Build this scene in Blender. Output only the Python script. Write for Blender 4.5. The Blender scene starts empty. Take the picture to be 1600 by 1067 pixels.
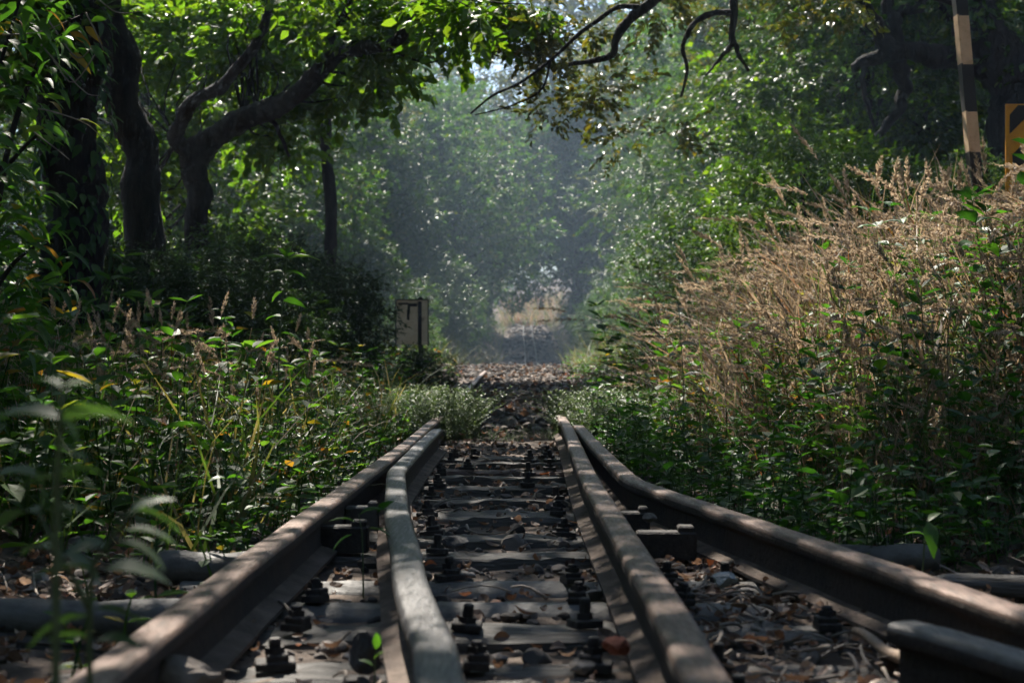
import bpy, math, random
import numpy as np
from mathutils import Vector

rng = np.random.default_rng(7)
random.seed(7)
scn = bpy.context.scene
COL = scn.collection

# ------------------------------------------------------------------ camera
CZ = 0.46
FPX = 1600 * 50 / 36.0
cam = bpy.data.cameras.new("camera")
cam_o = bpy.data.objects.new("camera", cam)
COL.objects.link(cam_o)
cam_o.location = (0, 0, CZ)
cam_o.rotation_euler = (math.radians(90), 0, 0)
cam.lens = 50
cam.sensor_width = 36
cam.shift_y = 16.5 / 1600
cam.clip_start = 0.05
cam.clip_end = 2000
cam.dof.use_dof = True
cam.dof.focus_distance = 4.7
cam.dof.aperture_fstop = 6.5
scn.camera = cam_o

# ------------------------------------------------------------------ world, sun, exposure
SUN = Vector((-0.18, 0.60, 0.80)).normalized()
SUN_EL = math.asin(SUN.z)
w = bpy.data.worlds.new("World")
scn.world = w
w.use_nodes = True
nt = w.node_tree
bg = nt.nodes['Background']
sky = nt.nodes.new('ShaderNodeTexSky')
sky.sky_type = 'NISHITA'
sky.sun_disc = False
sky.sun_elevation = SUN_EL
sky.sun_rotation = math.atan2(SUN.x, SUN.y)
sky.altitude = 700
sky.dust_density = 1.5
nt.links.new(sky.outputs[0], bg.inputs[0])
bg.inputs[1].default_value = 0.065
sl = bpy.data.lights.new("sun", 'SUN')
sl.energy = 5.0
sl.angle = math.radians(0.5)
sl.color = (1.0, 0.93, 0.82)
so = bpy.data.objects.new("sun", sl)
COL.objects.link(so)
so.rotation_euler = (-SUN).to_track_quat('-Z', 'Y').to_euler()
scn.view_settings.view_transform = 'Standard'
scn.view_settings.look = 'None'
scn.view_settings.exposure = 1.7
scn.view_settings.gamma = 1.0
cy = scn.cycles
cy.max_bounces = 6
cy.diffuse_bounces = 3
cy.glossy_bounces = 2
cy.transmission_bounces = 4
cy.volume_bounces = 0
cy.transparent_max_bounces = 4
cy.use_adaptive_sampling = True
cy.adaptive_threshold = 0.03
cy.use_denoising = True
cy.sample_clamp_indirect = 4
HAZE = 0.0011
# ------------------------------------------------------------------ helpers


def W(px, py, d):
    return np.array([(px - 800) * d / FPX, d, CZ + (550 - py) * d / FPX])


def nrm(a):
    return a / np.maximum(np.linalg.norm(a, axis=-1, keepdims=True), 1e-9)


def mesh(name, V, Q, mat, smooth=False, midx=None, tris=None):
    V = np.asarray(V, dtype=np.float32).reshape(-1, 3)
    Q = np.asarray(Q, dtype=np.int32).reshape(-1, 4)
    me = bpy.data.meshes.new(name)
    me.vertices.add(len(V))
    me.vertices.foreach_set('co', V.ravel())
    nq = len(Q)
    nt_ = 0 if tris is None else len(tris)
    loops = Q.ravel()
    starts = np.arange(nq, dtype=np.int32) * 4
    if nt_:
        T = np.asarray(tris, dtype=np.int32)
        starts = np.concatenate([starts, nq * 4 + np.arange(nt_, dtype=np.int32) * 3])
        loops = np.concatenate([loops, T.ravel()])
    me.loops.add(len(loops))
    me.loops.foreach_set('vertex_index', loops.astype(np.int32))
    me.polygons.add(nq + nt_)
    me.polygons.foreach_set('loop_start', starts.astype(np.int32))
    for m in (mat if isinstance(mat, (list, tuple)) else [mat]):
        me.materials.append(m)
    if midx is not None:
        me.polygons.foreach_set('material_index', np.asarray(midx, dtype=np.int32))
    me.polygons.foreach_set('use_smooth', np.full(nq + nt_, smooth, dtype=bool))
    me.update(calc_edges=True)
    me.validate()
    return me


def link(name, me, parent=None, loc=None):
    o = bpy.data.objects.new(name, me)
    COL.objects.link(o)
    if parent is not None:
        o.parent = parent
    if loc is not None:
        o.location = loc
    return o


def tag(o, label=None, cat=None, group=None, kind=None):
    if label: o['label'] = label
    if cat: o['category'] = cat
    if group: o['group'] = group
    if kind: o['kind'] = kind
    return o


def empty(name, loc, label, cat, group=None):
    o = bpy.data.objects.new(name, None)
    COL.objects.link(o)
    o.location = loc
    return tag(o, label, cat, group)


class MB:
    def __init__(s):
        s.V, s.Q, s.T, s.n = [], [], [], 0
        s.mq, s.mt = [], []

    def add(s, V, Q=None, T=None, m=0):
        V = np.asarray(V, float).reshape(-1, 3)
        s.V.append(V)
        if Q is not None and len(Q):
            Q = np.asarray(Q, int).reshape(-1, 4)
            s.Q.append(Q + s.n)
            s.mq.append(np.full(len(Q), m))
        if T is not None and len(T):
            T = np.asarray(T, int).reshape(-1, 3)
            s.T.append(T + s.n)
            s.mt.append(np.full(len(T), m))
        s.n += len(V)
        return s

    def box(s, c, size, m=0, rz=0, ch=0.0, tilt=0.0):
        x, y, z = np.array(size) / 2.0
        h = min(ch, x * .9, y * .9, z * .9) if ch > 0 else 0
        if h > 0:
            prof = [(-x + h, -y), (x - h, -y), (x, -y + h), (x, y - h), (x - h, y), (-x + h, y), (-x, y - h), (-x, -y + h)]
            inn = [(max(-x + h, min(x - h, a)), max(-y + h, min(y - h, b))) for a, b in prof]
            V = [(a, b, -z) for a, b in prof] + [(a, b, z - h) for a, b in prof] + [(a, b, z) for a, b in inn]
            Q = []
            for r in (0, 8):
                for i in range(8):
                    Q.append((r + i, r + (i + 1) % 8, r + 8 + (i + 1) % 8, r + 8 + i))
            V = np.array(V)
            o = 16
            Q += [(o + 0, o + 1, o + 2, o + 3), (o + 0, o + 3, o + 4, o + 7), (o + 4, o + 5, o + 6, o + 7)]
            # bottom left open (buried)
        else:
            V = np.array([(a * x, b * y, c_ * z) for c_ in (-1, 1) for b in (-1, 1) for a in (-1, 1)], float)
            Q = [(0, 2, 3, 1), (4, 5, 7, 6), (0, 1, 5, 4), (1, 3, 7, 5), (3, 2, 6, 7), (2, 0, 4, 6)]
        if tilt:
            c0, s0 = math.cos(tilt), math.sin(tilt)
            V = V @ np.array([[c0, 0, s0], [0, 1, 0], [-s0, 0, c0]])
        c1, s1 = math.cos(rz), math.sin(rz)
        V = V @ np.array([[c1, s1, 0], [-s1, c1, 0], [0, 0, 1]])
        return s.add(V + np.array(c), Q, m=m)

    def tube(s, P, R, k=8, m=0, cap=True, bump=0.0):
        P = np.asarray(P, float)
        n = len(P)
        R = np.full(n, R) if np.isscalar(R) else np.asarray(R, float)
        T = np.gradient(P, axis=0)
        T = nrm(T)
        u = np.cross(T[0], [0, 0, 1.0])
        if np.linalg.norm(u) < 1e-3: u = np.cross(T[0], [1.0, 0, 0])
        u = u / np.linalg.norm(u)
        V = []
        for i in range(n):
            u = u - T[i] * np.dot(u, T[i])
            u = u / np.linalg.norm(u)
            v = np.cross(T[i], u)
            a = np.arange(k) * 2 * math.pi / k
            rr = R[i] * (1 + (bump * (rng.random(k) - .5) if bump else 0))
            V.append(P[i] + (np.cos(a) * rr)[:, None] * u + (np.sin(a) * rr)[:, None] * v)
        V = np.concatenate(V)
        i, j = np.meshgrid(np.arange(n - 1), np.arange(k), indexing='ij')
        a = i * k + j
        b = i * k + (j + 1) % k
        Q = np.stack([a, b, b + k, a + k], -1).reshape(-1, 4)
        if cap:
            V = np.concatenate([V, P[-1:], P[:1]])
            t = np.arange(k)
            T1 = np.stack([(n - 1) * k + t, (n - 1) * k + (t + 1) % k, np.full(k, n * k)], -1)
            T2 = np.stack([(t + 1) % k, t, np.full(k, n * k + 1)], -1)
            return s.add(V, Q, np.concatenate([T1, T2]), m)
        return s.add(V, Q, m=m)

    def build(s, name, mat, parent=None, smooth=False, loc=None, sharp=None):
        V = np.concatenate(s.V)
        Q = np.concatenate(s.Q) if s.Q else np.zeros((0, 4), int)
        T = np.concatenate(s.T) if s.T else None
        mi = np.concatenate(s.mq + s.mt)
        me = mesh(name, V, Q, mat, smooth, mi, T)
        if sharp is not None:
            me.set_sharp_from_angle(angle=math.radians(sharp))
        return link(name, me, parent, loc)


def smooth_path(P, n):
    """Catmull-Rom through control points."""
    P = np.asarray(P, float)
    P = np.concatenate([2 * P[:1] - P[1:2], P, 2 * P[-1:] - P[-2:-1]])
    t = np.linspace(0, len(P) - 3 - 1e-6, n)
    i = t.astype(int)
    f = (t - i)[:, None]
    a, b, c, d = P[i], P[i + 1], P[i + 2], P[i + 3]
    return .5 * (2 * b + (c - a) * f + (2 * a - 5 * b + 4 * c - d) * f ** 2 + (3 * b - a - 3 * c + d) * f ** 3)


def scatter(TV, TQ, P, D, N, S, WS=None):
    """copies of template (axis +Y, normal +Z) at P along D with normal near N, scale S."""
    P = np.asarray(P, float); n = len(P)
    Y = nrm(np.asarray(D, float))
    X = nrm(np.cross(Y, N))
    Z = np.cross(X, Y)
    S = np.broadcast_to(np.asarray(S, float), (n,))
    WS = np.ones(n) if WS is None else WS
    V = (P[:, None, :] + S[:, None, None] * (TV[None, :, 0, None] * WS[:, None, None] * X[:, None, :] + TV[None, :, 1, None] * Y[:, None, :]
         + TV[None, :, 2, None] * Z[:, None, :]))
    Q = TQ[None] + (np.arange(n) * len(TV))[:, None, None]
    return V.reshape(-1, 3), Q.reshape(-1, 4)


def rdir(n, flat=1.0):
    v = rng.normal(size=(n, 3))
    v[:, 2] *= flat
    return nrm(v)


# leaf templates: axis +Y, normal +Z
def leaf2(w=.28, fold=.08, droop=.12):
    V = np.array([(0, 0, 0), (-w, .34, fold), (-w * .72, .68, fold * .8 - droop * .3), (0, 1, -droop),
                  (w * .72, .68, fold * .8 - droop * .3), (w, .34, fold)])
    return V, np.array([(0, 3, 2, 1), (0, 5, 4, 3)])


def leaf4(w=.24, fold=.07, droop=.25):
    def zc(t): return .10 * math.sin(t * 2.2) - droop * t * t
    mid = [(0, t, zc(t)) for t in (0, .3, .62, 1)]
    L = [(-w * .85, .22, zc(.22) + fold), (-w, .42, zc(.42) + fold), (-w * .62, .74, zc(.74) + fold * .7)]
    R = [(-a, b, c) for a, b, c in L]
    V = np.array(mid + L + R)
    Q = [(0, 1, 5, 4), (1, 2, 6, 5), (2, 3, 3, 6), (0, 7, 8, 1), (1, 8, 9, 2), (2, 9, 3, 3)]
    # avoid degenerate quads: give the tip a sliver
    V = np.concatenate([V, [(0.002, 1.0, zc(1))]])
    Q[2] = (2, 10, 3, 6)
    Q[5] = (2, 9, 3, 10)
    return V, np.array(Q)


def join(parts):
    V, Q, n = [], [], 0
    for v, q in parts:
        V.append(v); Q.append(q + n); n += len(v)
    return np.concatenate(V), np.concatenate(Q)


def spray(n, r, leaf, ls=.3, spread=1.0, droop=.15, stem=True):
    """a twig of length 1 along +Y with n leaves."""
    t = np.linspace(.15, 1, n) + r.normal(size=n) * .03
    side = np.where(np.arange(n) % 2 == 0, 1, -1)
    P = np.stack([r.normal(size=n) * .04, t, r.normal(size=n) * .05 - droop * t ** 2], -1)
    ang = r.uniform(.5, 1.2, n) * spread * (1.1 - t * .6)
    D = np.stack([side * np.sin(ang), np.cos(ang), r.normal(size=n) * .3 - .15], -1)
    N = np.stack([r.normal(size=n) * .45, r.normal(size=n) * .45, np.ones(n)], -1)
    S = ls * r.uniform(.6, 1.25, n)
    out = [scatter(leaf[0], leaf[1], P, D, N, S)]
    if stem:
        a = .008
        V = np.array([(-a, 0, 0), (a, 0, 0), (a * .6, .5, -droop * .25), (-a * .6, .5, -droop * .25), (a * .2, 1, -droop), (-a * .2, 1, -droop)])
        out.append((V, np.array([(0, 1, 2, 3), (3, 2, 4, 5)])))
    return join(out)


# ------------------------------------------------------------------ materials
def mat(name):
    m = bpy.data.materials.new(name)
    m.use_nodes = True
    return m, m.node_tree, m.node_tree.nodes['Principled BSDF']


def ramp(nt, stops, interp='LINEAR'):
    n = nt.nodes.new('ShaderNodeValToRGB')
    cr = n.color_ramp
    cr.interpolation = interp
    while len(cr.elements) < len(stops): cr.elements.new(.5)
    for e, (p, c) in zip(cr.elements, stops):
        e.position = p
        e.color = (*c, 1)
    return n


def noise(nt, scale, detail=4, vec=None, rough=.6):
    n = nt.nodes.new('ShaderNodeTexNoise')
    n.inputs['Scale'].default_value = scale
    n.inputs['Detail'].default_value = detail
    n.inputs['Roughness'].default_value = rough
    if vec is not None: nt.links.new(vec, n.inputs['Vector'])
    return n


def leaf_mat(name, stops, trans=.45, tcol=(1.5, 1.6, .5), rough=.38, spec=.5, patch=None):
    m, nt, b = mat(name)
    g = nt.nodes.new('ShaderNodeNewGeometry')
    r = ramp(nt, stops)
    nt.links.new(g.outputs['Random Per Island'], r.inputs[0])
    col = r.outputs[0]
    if patch:   # drifts of a second colour through the plants
        tc = nt.nodes.new('ShaderNodeTexCoord')
        nz = noise(nt, patch[0], 3, tc.outputs['Object'])
        rr = ramp(nt, [(.45, (0, 0, 0)), (.6, (1, 1, 1))])
        nt.links.new(nz.outputs[0], rr.inputs[0])
        mx = nt.nodes.new('ShaderNodeMix'); mx.data_type = 'RGBA'; mx.blend_type = 'MULTIPLY'
        nt.links.new(rr.outputs[0], mx.inputs[0])
        nt.links.new(col, mx.inputs[6]); mx.inputs[7].default_value = (*patch[1], 1)
        col = mx.outputs[2]
    nt.links.new(col, b.inputs['Base Color'])
    b.inputs['Roughness'].default_value = rough
    b.inputs['Specular IOR Level'].default_value = spec
    t = nt.nodes.new('ShaderNodeBsdfTranslucent')
    mul = nt.nodes.new('ShaderNodeMix'); mul.data_type = 'RGBA'; mul.blend_type = 'MULTIPLY'
    mul.clamp_result = False
    mul.inputs[0].default_value = 1
    nt.links.new(col, mul.inputs[6]); mul.inputs[7].default_value = (*tcol, 1)
    nt.links.new(mul.outputs[2], t.inputs[0])
    mix = nt.nodes.new('ShaderNodeMixShader')
    mix.inputs[0].default_value = trans
    nt.links.new(b.outputs[0], mix.inputs[1]); nt.links.new(t.outputs[0], mix.inputs[2])
    nt.links.new(mix.outputs[0], nt.nodes['Material Output'].inputs[0])
    return m


def rough_mat(name, stops, scale=20, rough=.85, bump=.4, bscale=60, metal=0.0, stretch=None, rr=None, spec=.4, bdist=.01):
    m, nt, b = mat(name)
    tc = nt.nodes.new('ShaderNodeTexCoord')
    vec = tc.outputs['Object']
    if stretch:
        mp = nt.nodes.new('ShaderNodeMapping')
        mp.inputs['Scale'].default_value = stretch
        nt.links.new(vec, mp.inputs[0]); vec = mp.outputs[0]
    n1 = noise(nt, scale, 6, vec, .65)
    r = ramp(nt, stops)
    nt.links.new(n1.outputs[0], r.inputs[0])
    nt.links.new(r.outputs[0], b.inputs['Base Color'])
    b.inputs['Roughness'].default_value = rough
    b.inputs['Metallic'].default_value = metal
    b.inputs['Specular IOR Level'].default_value = spec
    if rr:
        n3 = noise(nt, scale * 2.3, 4, vec)
        mr = nt.nodes.new('ShaderNodeMapRange')
        mr.inputs[1].default_value = .3; mr.inputs[2].default_value = .7
        mr.inputs[3].default_value = rr[0]; mr.inputs[4].default_value = rr[1]
        nt.links.new(n3.outputs[0], mr.inputs[0]); nt.links.new(mr.outputs[0], b.inputs['Roughness'])
    n2 = noise(nt, bscale, 5, vec)
    bp = nt.nodes.new('ShaderNodeBump')
    bp.inputs['Strength'].default_value = bump
    bp.inputs['Distance'].default_value = bdist
    nt.links.new(n2.outputs[0], bp.inputs['Height'])
    nt.links.new(bp.outputs[0], b.inputs['Normal'])
    return m


def island_mat(name, stops, rough=.8, spec=.3, nscale=40):
    m, nt, b = mat(name)
    g = nt.nodes.new('ShaderNodeNewGeometry')
    r = ramp(nt, stops)
    nt.links.new(g.outputs['Random Per Island'], r.inputs[0])
    tc = nt.nodes.new('ShaderNodeTexCoord')
    nz = noise(nt, nscale, 4, tc.outputs['Object'])
    r2 = ramp(nt, [(.25, (.55, .55, .55)), (.75, (1.25, 1.25, 1.25))])
    nt.links.new(nz.outputs[0], r2.inputs[0])
    mx = nt.nodes.new('ShaderNodeMix'); mx.data_type = 'RGBA'; mx.blend_type = 'MULTIPLY'
    mx.clamp_result = False
    mx.inputs[0].default_value = 1
    nt.links.new(r.outputs[0], mx.inputs[6]); nt.links.new(r2.outputs[0], mx.inputs[7])
    nt.links.new(mx.outputs[2], b.inputs['Base Color'])
    b.inputs['Roughness'].default_value = rough
    b.inputs['Specular IOR Level'].default_value = spec
    bp = nt.nodes.new('ShaderNodeBump'); bp.inputs['Strength'].default_value = .3
    bp.inputs['Distance'].default_value = .006
    nt.links.new(nz.outputs[0], bp.inputs['Height']); nt.links.new(bp.outputs[0], b.inputs['Normal'])
    return m


M_ground = rough_mat('soil', [(.3, (.022, .016, .012)), (.5, (.070, .050, .038)), (.7, (.15, .112, .086))], 11, .95, 1.0, 70)
M_leafA = leaf_mat('leaf_broad', [(0, (.018, .040, .010)), (.5, (.032, .070, .016)), (.85, (.055, .100, .022)), (1, (.10, .11, .03))], .45, (1.7, 2.0, .5), .48, .4)
M_leafLit = leaf_mat('leaf_yellow_green', [(0, (.030, .065, .012)), (.5, (.050, .105, .016)), (1, (.080, .12, .02))], .58, (2.1, 2.2, .45), .45)
M_leafGloss = leaf_mat('leaf_glossy', [(0, (.016, .038, .014)), (.5, (.026, .058, .018)), (.9, (.045, .080, .022)), (1, (.10, .10, .03))], .38, (1.7, 1.9, .5), .42, .42)
M_leafOlive = leaf_mat('leaf_olive', [(0, (.03, .045, .012)), (.6, (.055, .07, .018)), (1, (.12, .10, .03))], .42, (1.7, 1.7, .4), .35)
M_herb = leaf_mat('leaf_herb', [(0, (.020, .055, .012)), (.6, (.035, .085, .018)), (.9, (.07, .12, .03)), (.96, (.16, .10, .02)), (1, (.18, .06, .03))], .5, (1.8, 2.1, .5), .5, .32)
M_herbDark = leaf_mat('leaf_herb_dark', [(0, (.014, .045, .012)), (.7, (.026, .075, .016)), (1, (.05, .11, .02))], .42, (1.6, 2.0, .5), .5, .32)
M_weed = leaf_mat('leaf_weed_pale', [(0, (.045, .08, .035)), (1, (.07, .115, .05))], .4, (1.3, 1.6, .5), .5)
M_creep = leaf_mat('leaf_creeper', [(0, (.045, .075, .04)), (.6, (.08, .115, .06)), (1, (.13, .16, .08))], .35, (1.3, 1.5, .6), .5)
M_dry = leaf_mat('grass_dry', [(0, (.11, .082, .062)), (.35, (.215, .168, .135)), (.6, (.285, .225, .18)), (.66, (.20, .085, .045)), (.71, (.18, .07, .03)), (.73, (.045, .09, .02)), (.95, (.08, .125, .03)), (1, (.26, .20, .05))],
                 .4, (1.3, 1.2, .9), .55, .3)
M_seed = leaf_mat('grass_seed_head', [(0, (.22, .165, .12)), (.6, (.36, .28, .21)), (1, (.44, .36, .28))], .4, (1.2, 1.15, 1.0), .7, .2)
M_mixgrass = leaf_mat('grass_mixed', [(0, (.03, .06, .015)), (.45, (.06, .095, .025)), (.6, (.12, .10, .05)), (.9, (.22, .17, .12)), (1, (.24, .19, .13))], .45, (1.4, 1.5, .6), .55, .25)
M_verge = leaf_mat('grass_verge', [(0, (.05, .075, .025)), (.6, (.09, .11, .04)), (.85, (.17, .14, .08)), (1, (.24, .18, .12))], .4, (1.4, 1.5, .6), .6, .25)
M_bush = leaf_mat('leaf_bush_bright', [(0, (.028, .060, .012)), (.6, (.045, .090, .016)), (1, (.085, .12, .02))], .45, (1.6, 1.8, .5), .48, .4)
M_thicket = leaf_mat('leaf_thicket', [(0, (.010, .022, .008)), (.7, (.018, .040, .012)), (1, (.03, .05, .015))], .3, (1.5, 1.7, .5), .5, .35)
M_bark = rough_mat('bark', [(.32, (.004, .0035, .003)), (.52, (.014, .011, .009)), (.68, (.028, .023, .019)), (.8, (.05, .048, .04))], 9, .95, 1.0, 22, stretch=(1.6, 1.6, .3), bdist=.05)
M_twig = rough_mat('twig_pale', [(.3, (.10, .08, .065)), (.7, (.24, .20, .165))], 30, .8, .3, 60)
M_stick = rough_mat('stick', [(.3, (.13, .09, .06)), (.7, (.26, .19, .14))], 30, .8, .4, 80)
M_wood = rough_mat('sleeper_wood', [(.28, (.014, .012, .010)), (.46, (.042, .037, .033)), (.60, (.070, .062, .056)), (.78, (.125, .113, .10))], 5, .8, 1.0, 9, stretch=(1, 9, 9), rr=(.55, .9))
M_wood2 = rough_mat('sleeper_smooth', [(.3, (.045, .041, .038)), (.55, (.085, .079, .075)), (.8, (.125, .117, .11))], 14, .75, .35, 70, rr=(.5, .85))
M_web = rough_mat('rail_rust', [(.3, (.012, .009, .008)), (.6, (.030, .019, .014)), (.8, (.055, .033, .022))], 18, .85, .5, 90)
M_foot = rough_mat('rail_foot_dust', [(.3, (.035, .025, .02)), (.55, (.10, .075, .06)), (.75, (.18, .13, .105))], 14, .95, .6, 90)
M_top_red = rough_mat('rail_head_rusty', [(.28, (.030, .018, .013)), (.5, (.105, .066, .050)), (.66, (.15, .10, .08)), (.8, (.21, .16, .14))], 30, .5, .35, 160, metal=.3, stretch=(2.4, .45, 2.4), rr=(.34, .62))
M_top_grey = rough_mat('rail_head_grey', [(.28, (.030, .027, .026)), (.5, (.062, .059, .060)), (.66, (.078, .076, .077)), (.8, (.115, .112, .110))], 40, .5, .25, 160, metal=.35, stretch=(2.4, .25, 2.4), rr=(.32, .6))
M_iron = rough_mat('iron_fitting', [(.3, (.012, .010, .010)), (.6, (.034, .027, .024)), (.8, (.075, .062, .055))], 35, .75, .4, 120, metal=.2, rr=(.5, .85))
M_stone = island_mat('ballast_stone', [(0, (.030, .026, .025)), (.5, (.075, .065, .06)), (.85, (.13, .11, .10)), (1, (.26, .24, .225))], .9, .3)
M_litter = leaf_mat('dead_leaf', [(0, (.04, .025, .018)), (.4, (.12, .075, .052)), (.75, (.21, .145, .11)), (.92, (.32, .26, .22)), (1, (.24, .08, .03))], .25, (1.2, 1.0, .8), .55, .35)
M_yellow = rough_mat('paint_yellow', [(.3, (.50, .20, .012)), (.7, (.68, .32, .02))], 12, .5, .1, 60)
M_black = rough_mat('paint_black', [(.3, (.010, .010, .010)), (.7, (.022, .020, .019))], 14, .6, .15, 60)
M_cream = rough_mat('paint_cream', [(.3, (.40, .26, .15)), (.48, (.60, .42, .26)), (.7, (.68, .50, .33))], 14, .6, .15, 60)
M_board = rough_mat('paint_tan', [(.3, (.10, .075, .05)), (.42, (.50, .38, .26)), (.6, (.60, .48, .34)), (.75, (.64, .52, .38))], 6, .7, .15, 60)

# ------------------------------------------------------------------ terrain


def sst(a, b, x):
    t = np.clip((x - a) / (b - a), 0, 1)
    return t * t * (3 - 2 * t)


def vnoise(x, y):
    return (np.sin(x * 1.3 + 1.7 * np.sin(y * .9)) + np.sin(y * 1.7 + 1.3 * np.sin(x * 1.1 + 2)) + .5 * np.sin(x * 3.7 + y * 2.9) + .5 * np.sin(y * 4.3 - x * 3.1)) / 3.0


def ground_z(x, y):
    x = np.asarray(x, float); y = np.asarray(y, float)
    p = np.interp(y, [-60, 0, 7, 12, 18, 23, 26, 30, 45, 60, 75, 82, 95, 108, 112, 118, 135, 165, 250, 400],
                  [-.016, -.016, -.018, .0, .05, .16, .205, .12, -.25, -.4, -.25, .6, 1.35, 2.2, 2.45, 2.4, 4.6, 6.5, 12, 20])
    near = 1 - sst(16, 24, y)
    right = (.49 * sst(.8, 2.2, x) * sst(2.2, 5, y) + .5 * sst(2.2, 6, x)) * near
    left = (.10 * sst(-.75, -1.4, x) + .45 * sst(-1.4, -3.5, x) * sst(2, 7, y) + .5 * sst(-3, -7, x)) * near
    far = sst(24, 45, y)
    cx = 1.15 * sst(30, 90, y)
    ax = np.abs(x - cx)
    side = far * (.7 * sst(1.7, 3.4, ax) + 2.2 * sst(3.5, 14, ax))
    wide = 3.5 * sst(8, 40, np.abs(x)) + 6 * sst(40, 160, np.abs(x))
    n = .025 * vnoise(x * 2.1, y * 2.1) * sst(.5, 1.4, np.abs(x)) + .12 * vnoise(x * .35, y * .35) * sst(2, 8, np.abs(x)) + .010 * vnoise(x * 9, y * 9)
    return p + right + left + side + wide + n


def axis(lo, hi, fine, n):
    t = np.linspace(-1, 1, n)
    return t


xs = np.sinh(np.linspace(-5.2, 5.2, 240)) ; xs = xs / xs.max() * 180
ys = np.concatenate([np.linspace(-40, 0, 20)[:-1], np.linspace(0, 12, 120)[:-1], np.linspace(12, 40, 90)[:-1], np.linspace(40, 140, 110)[:-1], np.linspace(140, 320, 40)])
X, Y = np.meshgrid(xs, ys)
Z = ground_z(X, Y)
ny, nx = X.shape
i, j = np.meshgrid(np.arange(ny - 1), np.arange(nx - 1), indexing='ij')
a = (i * nx + j).ravel()
g = link('ground', mesh('ground', np.stack([X, Y, Z], -1), np.stack([a, a + 1, a + nx + 1, a + nx], -1), M_ground, True))
tag(g, 'brown soil and earth bank under the railway and trees', 'ground', kind='structure')

# ------------------------------------------------------------------ rails
RT = 0.112
PROF = [(-.045, .007), (-.045, .014), (-.010, .026), (-.007, .034), (-.007, .074), (-.012, .081), (-.0255, .086), (-.0275, .090), (-.0275, .102),
        (-.0255, .1075), (-.021, .1108), (-.014, .112)]
PROF = np.array(PROF + [(-a_, b_) for a_, b_ in PROF[::-1]])
TOPSET = set(range(8, 15))
FOOTSET = {1, 21}


def rail(name, pts, topmat, label, n=60, end_taper=0, group='narrow gauge rails', z0=0.0, zf=None):
    P = smooth_path(np.array([(p[0], p[1]) for p in pts]), n)
    T = nrm(np.gradient(P, axis=0))
    Nx = np.stack([T[:, 1], -T[:, 0]], -1)
    k = len(PROF)
    V = np.zeros((n, k, 3))
    V[:, :, :2] = P[:, None, :] + PROF[None, :, 0, None] * Nx[:, None, :]
    V[:, :, 2] = PROF[None, :, 1] + z0 + rng.normal(size=(n, 1)) * .0006
    if zf is not None:
        V[:, :, 2] += zf(P[:, 1])[:, None]
    i, j = np.meshgrid(np.arange(n - 1), np.arange(k), indexing='ij')
    a = i * k + j
    b = i * k + (j + 1) % k
    Q = np.stack([a, b, b + k, a + k], -1).reshape(-1, 4)
    jj = np.tile(np.arange(k), n - 1)
    mi = np.where(np.isin(jj, list(TOPSET)), 1, 0)
    mi = np.where(np.isin(jj, list(FOOTSET)), 2, mi)
    # end caps as quad strips
    caps = []
    for r in (0, (n - 1) * k):
        for q in range(k // 2 - 1):
            caps.append((r + q, r + q + 1, r + k - 2 - q, r + k - 1 - q))
    Q = np.concatenate([Q, np.array(caps)])
    mi = np.concatenate([mi, np.zeros(len(caps), int)])
    me = mesh(name, V.reshape(-1, 3), Q, [M_web, topmat, M_foot], True, mi)
    me.set_sharp_from_angle(angle=math.radians(35))
    o = link(name, me)
    return tag(o, label, 'rail', group)


r_lo = rail('rail', [(-.474, -.6), (-.453, 1.5), (-.4515, 1.72), (-.445, 2.6), (-.424, 4.07), (-.404, 5.5), (-.400, 7.2), (-.398, 9.3)], M_top_red,
            'rust brown stock rail running along the leafy left edge of the track')
r_li = rail('rail', [(.095, -.5), (-.02, 1.0), (-.074, 1.5), (-.094, 1.72), (-.123, 1.93), (-.158, 2.21), (-.194, 2.58), (-.249, 3.09), (-.300, 3.68), (-.333, 4.08),
                     (-.342, 4.25), (-.344, 4.68), (-.346, 5.5), (-.340, 6.45)], M_top_grey,
            'blue grey switch rail with a sharp kink, second from the left', n=130)
r_ri = rail('rail', [(.190, -.5), (.2095, 1.5), (.2145, 1.93), (.2155, 2.58), (.2155, 3.1), (.217, 3.9), (.224, 4.5), (.241, 5.52), (.263, 6.9), (.268, 7.9)], M_top_red,
            'reddish brown rail with banded sunlight right of the sleepers')
r_ro = rail('rail', [(1.14, -.5), (.862, 1.0), (.77, 1.5), (.69, 1.93), (.638, 2.21), (.570, 2.58), (.4515, 3.22), (.378, 3.62), (.346, 3.80), (.332, 3.96), (.327, 4.2), (.322, 4.7), (.318, 5.52),
                     (.318, 6.8)], M_top_red, 'rightmost long rail bending outward with a bright polished edge', n=130)
rail('check_rail', [(.508, 1.845), (.545, 1.76), (.597, 1.62), (.655, 1.45), (.76, 1.1), (.95, .5), (1.2, -.4)], M_top_grey,
     'short grey check rail with a rounded end in the bottom right corner', n=40, group='narrow gauge rails')
rail('rail', [(-.398, 9.34), (-.400, 14), (-.405, 18), (-.41, 22)], M_top_red,
     'dark rail length half buried in ballast beyond the weeds', zf=lambda y: np.interp(y, [9, 14, 18, 22], [0, .02, .05, .06]))
fz = lambda y: ground_z(np.full_like(y, 1.15), y) + .02
for s_, nm in ((-.305, 'left'), (.305, 'right')):
    rail('rail', [(1.0 + s_, 62), (1.02 + s_, 75), (1.08 + s_, 95), (1.2 + s_, 112)], M_top_grey,
         'thin pale rail climbing the distant sunlit track, ' + nm + ' one of the pair', n=40, group='far rails', zf=fz)

# ------------------------------------------------------------------ sleepers with fittings


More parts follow.
